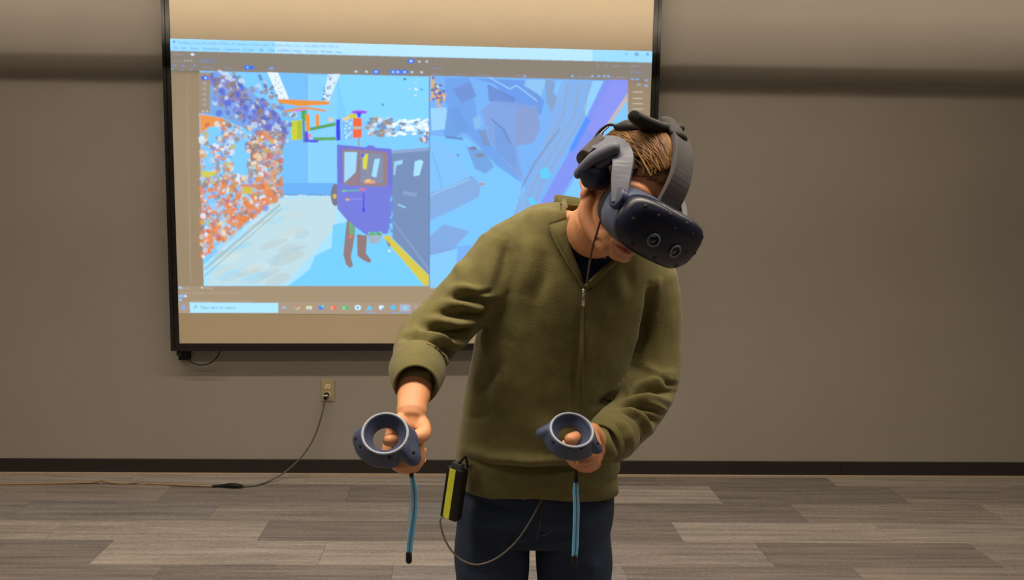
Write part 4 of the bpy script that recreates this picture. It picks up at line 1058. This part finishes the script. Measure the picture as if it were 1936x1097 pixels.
for pts, w, h in [([(895, 1000), (930, 995), (960, 1008)], 7, .005), ([(900, 1005), (895, 1060)], 8, .004), ([(880, 925), (930, 935), (990, 930)], 8, .004), ([(885, 945), (940, 958), (990, 975)], 8, -.004), ([(1000, 1015), (960, 1022), (920, 1040)], 8, -.004), ([(1030, 1000), (1075, 1005), (1130, 990)], 9, .004), ([(1040, 1020), (1100, 1010)], 7, -.004), ([(1130, 1060), (1110, 1080)], 14, .004), ([(880, 1075), (930, 1090)], 8, -.004)]:
    fold(pts, w, h)
disp += np.array([.003*noise.noise(Vector(q)*12) for q in v])
for zf in np.linspace(.10, .34, 7): disp += .004*np.exp(-((v[:, 2]-zf-.02*np.sin(v[:, 0]*30))/.012)**2)
set_v(jme, v+n*disp[:, None])
jbvh = bvh_of(jme)
jeans = link('jeans', jme, M['denim'], man)
jp = lambda x, y, o=.001: cast(jbvh, x, y, o, 1.63)
MB().loft([jp(1027, 918), jp(1026, 945), jp(1024, 975), jp(1020, 1000), jp(1015, 1018)], .0016, n=6).build('fly_seam', M['denim_thread'], jeans)
MB().loft([jp(1050, 920), jp(1052, 950), jp(1050, 985), jp(1038, 1008), jp(1022, 1014)], .0013, n=6).build('fly_seam', M['denim_thread'], jeans)
MB().loft([jp(900, 912), jp(912, 930), jp(896, 950), jp(880, 962)], .0014, n=6).build('pocket_seam', M['denim_thread'], jeans)
MB().loft([jp(1130, 915), jp(1124, 935), jp(1140, 955), jp(1156, 965)], .0014, n=6).build('pocket_seam', M['denim_thread'], jeans)
# ---- shoes
for sx, hx in ((-1, 931), (1, 1081)):
    xk = P(hx, 1095, 1.758).x+sx*.012
    sh = MB(); sh.loft([(xk, 1.86, .045), (xk, 1.80, .055), (xk+sx*.006, 1.70, .045), (xk+sx*.012, 1.61, .032), (xk+sx*.012, 1.575, .028)], [.034, .038, .042, .044, .030], [.045, .052, .042, .030, .024], (1, 0, 0), n=22)
    sh.loft([(xk, 1.80, .05), (xk, 1.79, .11)], [.040, .040], [.05, .045], (1, 0, 0), n=20)
    shoe = sh.build('shoe', M['shoe'], man)
    mb = MB(); mb.loft([(xk, 1.885, .012), (xk, 1.80, .012), (xk+sx*.006, 1.70, .012), (xk+sx*.012, 1.60, .012), (xk+sx*.012, 1.565, .012)], [.026, .040, .044, .046, .030], .012, (1, 0, 0), n=20, e=4); mb.build('sole', M['black'], shoe)

# ------------------------------------------------------------------ headset
hs = empty('vr_headset', hd(0, .12, 0), 'navy and grey virtual reality headset strapped over the man\'s eyes', 'headset')
VU = -.018
def sect(f, a, b_, curve=2.0, e=3.9, n=64, u0=VU):
    r = []
    for i in range(n):
        t = 2*PI*i/n; cc, ss = math.cos(t), math.sin(t)
        x = a*math.copysign(abs(cc)**(2/e), cc); y = b_*math.copysign(abs(ss)**(2/e), ss)
        if y < 0: x *= 1-.16*(-y/b_)**1.5
        r.append(hd(x, f-curve*x*x, u0+y))
    return r
def shell(name, secs, m, cap0=True, cap1=True):
    n_ = len(secs[0]); mb = MB(); vs = [p for s in secs for p in s]
    fs = [(j*n_+i, j*n_+(i+1) % n_, (j+1)*n_+(i+1) % n_, (j+1)*n_+i) for j in range(len(secs)-1) for i in range(n_)]
    for flag, j in ((cap0, 0), (cap1, len(secs)-1)):
        if flag:
            vs.append(sum(secs[j], Vector())/n_); c = len(vs)-1
            fs += [(c, j*n_+(i+1) % n_, j*n_+i) for i in range(n_)]
    mb.add(vs, fs); return mb.build(name, m, hs)
shell('face_gasket', [sect(.062, .070, .042, 4), sect(.085, .077, .047, 4), sect(.100, .079, .047, 3)], M['foam'])
visor = shell('visor', [sect(.094, .074, .042, 3), sect(.098, .081, .048, 3), sect(.116, .085, .049, 2.5), sect(.150, .0845, .0475, 2.2), sect(.158, .083, .046, 2)], M['visor'])
plate = shell('front_plate', [sect(.150, .0845, .0475, 2.2), sect(.158, .0855, .0485, 2.0), sect(.170, .083, .0465, 1.8), sect(.178, .076, .041, 1.6), sect(.183, .062, .031, 1.5), sect(.185, .03, .016, 1.4)], M['navy_dark'])
dg = bpy.context.evaluated_depsgraph_get()
pb = BVHTree.FromPolygons([q.co.copy() for q in plate.data.vertices], [tuple(q.vertices) for q in plate.data.polygons])
vb = BVHTree.FromPolygons([q.co.copy() for q in visor.data.vertices], [tuple(q.vertices) for q in visor.data.polygons])
def on(b, px, py):
    d_ = ray(px, py).normalized(); h, nn, i, ds = b.ray_cast(CAM, d_)
    if h is None: return None
    return h, (nn if nn.dot(d_) < 0 else -nn)
def disc(c, nn, r, th, name, m, par):
    MB().loft([c-nn*th, c+nn*th*.4], [r, r*.9], n=16, sub=1, cap='flat').build(name, m, par)
def lpt(l, u_, f=.30):                      # hit on the front plate straight along the viewing axis of the headset
    h, nn, i, ds = pb.ray_cast(hd(l, f, u_+VU), -Fv)
    return (h, nn if nn.dot(Fv) > 0 else -nn) if h is not None else None
for l in (-.025, .025):
    h = lpt(l, -.012)
    if h:
        ringm = MB().add(*torus(h[0]+h[1]*.0004, h[1], .0102, .0020, 28, 8)).build('camera', M['lensring'], plate)
        disc(h[0], h[1], .0078, .0012, 'lens', M['lens'], ringm)
for (l, u_) in ((-.072, .002), (-.066, .030), (-.048, -.004), (-.040, .026), (-.018, .038), (0, .020), (.020, .038), (.040, .026), (.048, -.004), (.068, .030), (.074, 0), (-.05, -.034), (.05, -.034), (0, -.038)):
    h = lpt(l, u_)
    if h: disc(h[0], h[1], .0042, .0009, 'sensor_dimple', M['black'], plate)
for (px, py) in ((1177, 417), (1186, 405), (1200, 395), (1164, 436)):
    h = on(vb, px, py)
    if h: disc(h[0], h[1], .0040, .0009, 'sensor_dimple', M['black'], visor)
# straps
def band(name, pts, wid, th, m, wdir=None, centre=(0, -.01, .03)):
    cen = hd(*centre); A_, B_ = [], []
    P_ = [hd(*q) for q in pts]; k = len(P_)
    # catmull refine
    Rf = []
    for i in range(k-1):
        a, b_, c, d_ = P_[max(i-1, 0)], P_[i], P_[i+1], P_[min(i+2, k-1)]
        for q in range(6 if i < k-2 else 7):
            t = q/6; Rf.append((0.5*((2*b_)+(c-a)*t+(2*a-5*b_+4*c-d_)*t*t+(3*b_-a-3*c+d_)*t**3), wid[i]+(wid[i+1]-wid[i])*t))
    for i, (q, w) in enumerate(Rf):
        t = (Rf[min(i+1, len(Rf)-1)][0]-Rf[max(i-1, 0)][0]).normalized()
        nn = (q-cen); nn = (nn-t*nn.dot(t)).normalized(); s = t.cross(nn)
        A_.append(q-s*w/2); B_.append(q+s*w/2)
    mb = MB(); mb.ribbon(A_, B_, th)
    return mb.build(name, m, hs, smooth=False, bevel=.002)
for s in (-1, 1):
    q_ = 1.0 if s < 0 else .88
    us_ = (-.006, .028, .062, .072, .062) if s < 0 else (-.010, .006, .026, .044, .056)
    band('side_arm', [(s*.084*q_, .128, us_[0]), (s*.088*q_, .100, us_[1]), (s*.088*q_, .068, us_[2]), (s*.087*q_, .020, us_[3]), (s*.088*q_, -.035, us_[4])], [.026, .033, .038, .038, .034], .012, M['greyblue'])
    hinge = hd(s*.087*q_, .120, .000); MB().loft([hinge-Lv*s*.006, hinge+Lv*s*.006], [.020, .018], n=20, cap='flat').build('hinge', M['navy'], hs, bevel=.002)
band('rear_strap', [(-.090, -.02, .057), (-.086, -.055, .056), (-.060, -.100, .040), (0, -.126, .030), (.060, -.100, .040), (.086, -.055, .056), (.090, -.02, .057)], [.038, .046, .056, .060, .056, .046, .038], .014, M['grey'])
MB().ell(hd(0, -.134, .03), hax(.026, .010, .026)).build('fit_dial', M['navy'], hs)
band('top_strap', [(0.004, .126, .026), (.006, .112, .078), (.008, .070, .125), (.008, .020, .148), (.006, -.04, .142), (.002, -.09, .105), (0, -.122, .050)], [.048, .046, .044, .042, .040, .036, .034], .010, M['grey'], centre=(0, 0, 0))
for s in (-1, 1):                            # earphones
    c = hd(s*.092, .016, .012) if s < 0 else hd(.084, .000, .004)
    cup = MB(); cup.loft([c-Lv*s*.012, c+Lv*s*.004, c+Lv*s*.016], [.026, .028, .020], [.024, .026, .018], Uv, n=24); cup = cup.build('earphone', M['navy'], hs)
    MB().loft([hd(s*.114, .006, .000), hd(s*.120, .034, .036), hd(s*.106, .058, .070)] if s < 0 else [hd(.104, -.034, -.012), hd(.108, -.006, .004), hd(.100, .012, .028)], [.0115, .012, .0115], [.009, .009, .009], Uv, n=16).build('earphone_arm', M['greyblue'], cup)
    MB().loft([hd(s*.100, .030, .034), hd(s*.096, .050, .060)] if s < 0 else [hd(.096, .006, .022), hd(.090, .016, .046)], [.013, .013], n=14).build('earphone_hinge', M['navy'], cup)
    MB().loft([c-Lv*s*.014, c-Lv*s*.009], [.025, .027], [.023, .025], Uv, n=24).build('ear_pad', M['foam'], cup)
# wireless adapter on the crown
ad = MB()
ad.loft([P(1166, 240, 1.49), P(1180, 242, 1.485), P(1205, 245, 1.475), P(1232, 250, 1.47), P(1250, 256, 1.475)], [.006, .014, .019, .020, .014], [.008, .020, .026, .028, .02], up, n=18)
ad.loft([P(1199, 220, 1.415), P(1212, 229, 1.425), P(1228, 238, 1.44), P(1246, 243, 1.455), P(1266, 243, 1.475), P(1283, 244, 1.495)], [.0105, .0120, .0130, .0125, .0105, .0100], [.012, .016, .020, .018, .014, .012], up, n=18)
adapter = ad.build('wireless_adapter', M['black'], hs)
kc = P(1198, 220, 1.405); MB().loft([kc, kc-IM(0, 0, -1)*.006], [.0100, .0095], n=20, cap='flat').build('adapter_knob', M['black'], adapter, bevel=.001)
mb = MB(); mb.loft([hd(.004, .045, .142), hd(.004, -.005, .156)], [.020, .022], [.010, .012], Lv, n=16); mb.build('adapter_base', M['black'], adapter)
MB().loft([P(1168, 239, 1.49), P(1152, 236, 1.50), P(1136, 246, 1.505), P(1126, 260, 1.505), P(1122, 278, 1.505), P(1128, 300, 1.50)], .0028, n=8).build('adapter_cable', M['black'], hs)
MB().loft([P(1140, 250, 1.50), P(1134, 262, 1.498), P(1130, 275, 1.498)], .0022, n=8).build('adapter_cable', M['rim'], hs)
MB().loft([P(1150, 240, 1.50), P(1135, 256, 1.497), P(1146, 270, 1.49), P(1158, 284, 1.48), P(1165, 300, 1.475)], .0018, n=8).build('adapter_cable', M['rim'], hs)

# ------------------------------------------------------------------ controllers
def interp_R(tab, t):
    t %= 360; k = sorted(tab); 
    for i in range(len(k)):
        a = k[i]; b_ = k[(i+1) % len(k)]; bb = b_ if b_ > a else b_+360
        tt = t if t >= a or i < len(k)-1 else t+360
        if a <= tt <= bb:
            f_ = (tt-a)/(bb-a); return tab[a]+(tab[b_]-tab[a])*f_
    return tab[k[0]]
def controller(cpx, Y, axis, roll, tab, T, Bq, label, dimples, strap, fist):
    c = P(*cpx, Y); az = IM(*axis).normalized()
    xa = IM(math.cos(roll), math.sin(roll), 0); xa = (xa-az*xa.dot(az)).normalized(); ya = az.cross(xa)
    root = empty('vr_controller', c, label, 'controller', 'motion controllers in the hands')
    pt = lambda x, y, z: c+xa*x+ya*y+az*z
    K = 96; mb = MB(); rows_ = []
    for i in range(K):
        t = 360*i/K; cc, ss = math.cos(math.radians(t)), math.sin(math.radians(t)); Ro = interp_R(tab, t); r1 = .0385
        lip = max(.0415, Ro)
        prof = [(r1-.004, .0005), (r1-.0055, -.003), (.0285, -.010), (.0215, -.0165), (.0212, -.020), (.030, -.026), (lip-.004, -.030), (lip, -.026), (lip-.0005, -.022), (r1+(lip-r1)*.55, -.0125), (r1+(lip-r1)*.15+.0008, -.004), (r1, 0.0005)]
        rows_.append([pt(r*cc, r*ss, z) for r, z in prof])
    n_ = len(rows_[0])
    mb.add([q for r in rows_ for q in r], [(i*n_+j, ((i+1) % K)*n_+j, ((i+1) % K)*n_+(j+1) % n_, i*n_+(j+1) % n_) for i in range(K) for j in range(n_)])
    ringo = mb.build('tracking_ring', M['slate_dark'], root)
    vs, fs = torus(c+az*.0005, az, .0368, .0024, 72, 10); MB().add(vs, fs).build('ring_rim', M['rim'], ringo)
    rb_ = bvh_of(ringo.data)
    for (px, py) in dimples:
        h = on(rb_, px, py)
        if h: disc(h[0], h[1], .0036, .0010, 'sensor_dimple', M['black'], ringo)
    # grip, from the ring back through the fist
    T, Bq = Vector(T), Vector(Bq); a = (Bq-T).normalized()
    g_ = MB(); g_.loft([T-a*.006, T+a*.03, T.lerp(Bq, .5), Bq, Bq+a*.022], [.021, .018, .0155, .0155, .017], [.016, .015, .0145, .015, .0165], rt, n=24); grip = g_.build('grip', M['slate_dark'], root)
    upv = (up-a*up.dot(a)).normalized()
    MB().loft([T+a*.012+upv*.014, T+a*.012+upv*.0175], [.017, .0165], [.017, .0165], a, n=28, sub=1, cap='flat').build('trackpad', M['black'], root, bevel=.001)
    MB().loft([T+a*.012-upv*.012, T+a*.026-upv*.022, T+a*.036-upv*.022], [.008, .007, .005], n=12).build('trigger', M['slate'], root)
    # wrist lanyard
    top = strap[0]; y_ = top[2]
    MB().loft([Bq+a*.018, P(*fist), P(top[0], top[1]-6, y_), P(top[0], top[1]+8, y_)], .0022, n=8).build('lanyard_cord', M['black'], root)
    lan = MB(); Wd = [.0035, .0058, .0062, .0060, .0062, .0052]
    ptsb = [P(x, y, q) for x, y, q in strap]
    lan.ribbon([q-rt*w for q, w in zip(ptsb, Wd)], [q+rt*w for q, w in zip(ptsb, Wd)], .004)
    st_ = lan.build('wrist_strap', M['blue_strap'], root, smooth=False, bevel=.0012)
    MB().loft([q-fw*.0026 for q in ptsb], .0010, n=6).build('strap_fold', M['slate'], st_)
    b0 = ptsb[-1]; MB().loft([b0+Vector((0, 0, .006)), b0-Vector((0, 0, .009))], [.0055, .0058], [.0045, .005], n=14).build('strap_end', M['black'], st_)
    MB().loft([ptsb[0]+Vector((0, 0, .012)), ptsb[0]-Vector((0, 0, .006))], [.003, .0045], n=12).build('strap_slider', M['black'], st_)
    return root
tabR = {0: .054, 20: .052, 40: .046, 60: .042, 90: .041, 130: .044, 150: .050, 165: .055, 178: .056, 190: .053, 205: .052, 225: .050, 250: .049, 270: .049, 285: .050, 297: .050, 303: .044, 309: .046, 314: .064, 322: .069, 332: .068, 340: .062, 350: .056}
controller((728, 820), 1.262, (0.02, .63, .776), 0.0, tabR, RT, RB, 'blue-grey motion controller in the man\'s outstretched hand, in front of bare wall', [(706, 853), (737, 866), (769, 828), (782, 855), (681, 844), (673, 829)],
           [(778, 893, 1.375), (783, 925, 1.375), (784, 955, 1.375), (781, 985, 1.375), (776, 1020, 1.375), (773, 1052, 1.375)], (779, 876, 1.38))
tabL = {0: .050, 20: .047, 45: .042, 90: .041, 135: .043, 155: .050, 170: .060, 176: .061, 184: .058, 189: .047, 200: .046, 225: .047, 270: .046, 300: .047, 322: .049, 330: .046, 336: .060, 346: .060, 354: .055}
controller((1081, 813.5), 1.352, (0.06, .74, .66), -.16, tabL, LT, LB, 'blue-grey motion controller held close to the sweater, in the hand with a gold ring', [(1045, 836), (1071, 841), (1099, 848), (1130, 838)],
           [(1089, 905, 1.465), (1088.5, 930, 1.465), (1090, 960, 1.465), (1089, 995, 1.465), (1088, 1030, 1.465), (1086, 1058, 1.465)], (1091, 882, 1.47))

# ------------------------------------------------------------------ battery pack and its cable
bt, bb = P(866, 884, 1.640), P(852, 980, 1.640)
ax = (bt-bb).normalized(); yaw = math.radians(-32)
nx = Vector((math.cos(yaw), math.sin(yaw), 0)); nx = (nx-ax*nx.dot(ax)).normalized(); ny = ax.cross(nx)
RM = Matrix((nx, ny, ax)).transposed()
pack = empty('battery_pack', bb, 'black battery pack with a lime stripe clipped at the man\'s hip', 'battery pack')
cc = (bt+bb)/2; hl_ = (bt-bb).length/2
MB().box(cc, (.0205, .0135, hl_), RM).build('case', M['black'], pack, smooth=False, bevel=.004)
face = ny if ny.dot(fw) < 0 else -ny
MB().box(cc+face*.0137+nx*(-.004), (.0078, .0008, hl_*.96), RM).build('stripe', M['lime'], pack, smooth=False, bevel=.0005)
mb = MB(); mb.box(bt+ax*.004, (.012, .008, .006), RM); mb.box(cc-face*.017, (.010, .003, hl_*.7), RM); mb.build('belt_clip', M['grey'], pack, smooth=False, bevel=.001)
MB().loft([bt+ax*.004-nx*.004, P(872, 872, 1.635), P(878, 864, 1.64), P(882, 870, 1.65), P(884, 884, 1.655)], .0030, n=8).build('carry_loop', M['black'], pack)
cab = empty('headset_cable', P(900, 1068, 1.63), 'thin dark cable hanging from the headset into the sweater and looping to the battery pack', 'cable')
inn = lambda x, y, o: (lambda q: P(x, y, q.y+o))(cast(sbvh, x, y, 0, 1.56))
ov = lambda x, y: (lambda q: P(x, y, q.y-.007))(cast(bbvh, x, y, 0, 1.5))
ln_ = [(1142, 398), (1136, 415), (1128, 442), (1121, 466), (1116, 490), (1112, 515), (1108, 543)]
ya, yb_ = 1.47, inn(1107, 560, 0).y+.004
dy_ = min(0.0, min(ov(x, y).y - (ya+(yb_-ya)*(y-398)/145) for x, y in ln_[:5]))
pts = [P(x, y, ya+(yb_-ya)*(y-398)/145 + dy_*min(1, (543-y)/60)) for x, y in ln_]
MB().loft(pts[:5], .0021, n=8).build('cable', M['red_cord'], cab)
mid = [inn(1100, 600, .012), inn(1090, 700, .012), inn(1060, 800, .012), inn(1040, 870, .014)]
loop = [jp(1033, 925, .006), jp(1024, 945, .010), jp(1002, 986, .016), P(975, 1025, 1.615), P(940, 1055, 1.61), P(902, 1068, 1.61), P(868, 1056, 1.615), P(845, 1028, 1.62), P(834, 998, 1.625), P(833, 982, 1.63), P(842, 974, 1.636)]
MB().loft(pts[4:] + mid + loop, .0020, n=8, sub=6).build('cable', M['grey_cord'], cab)
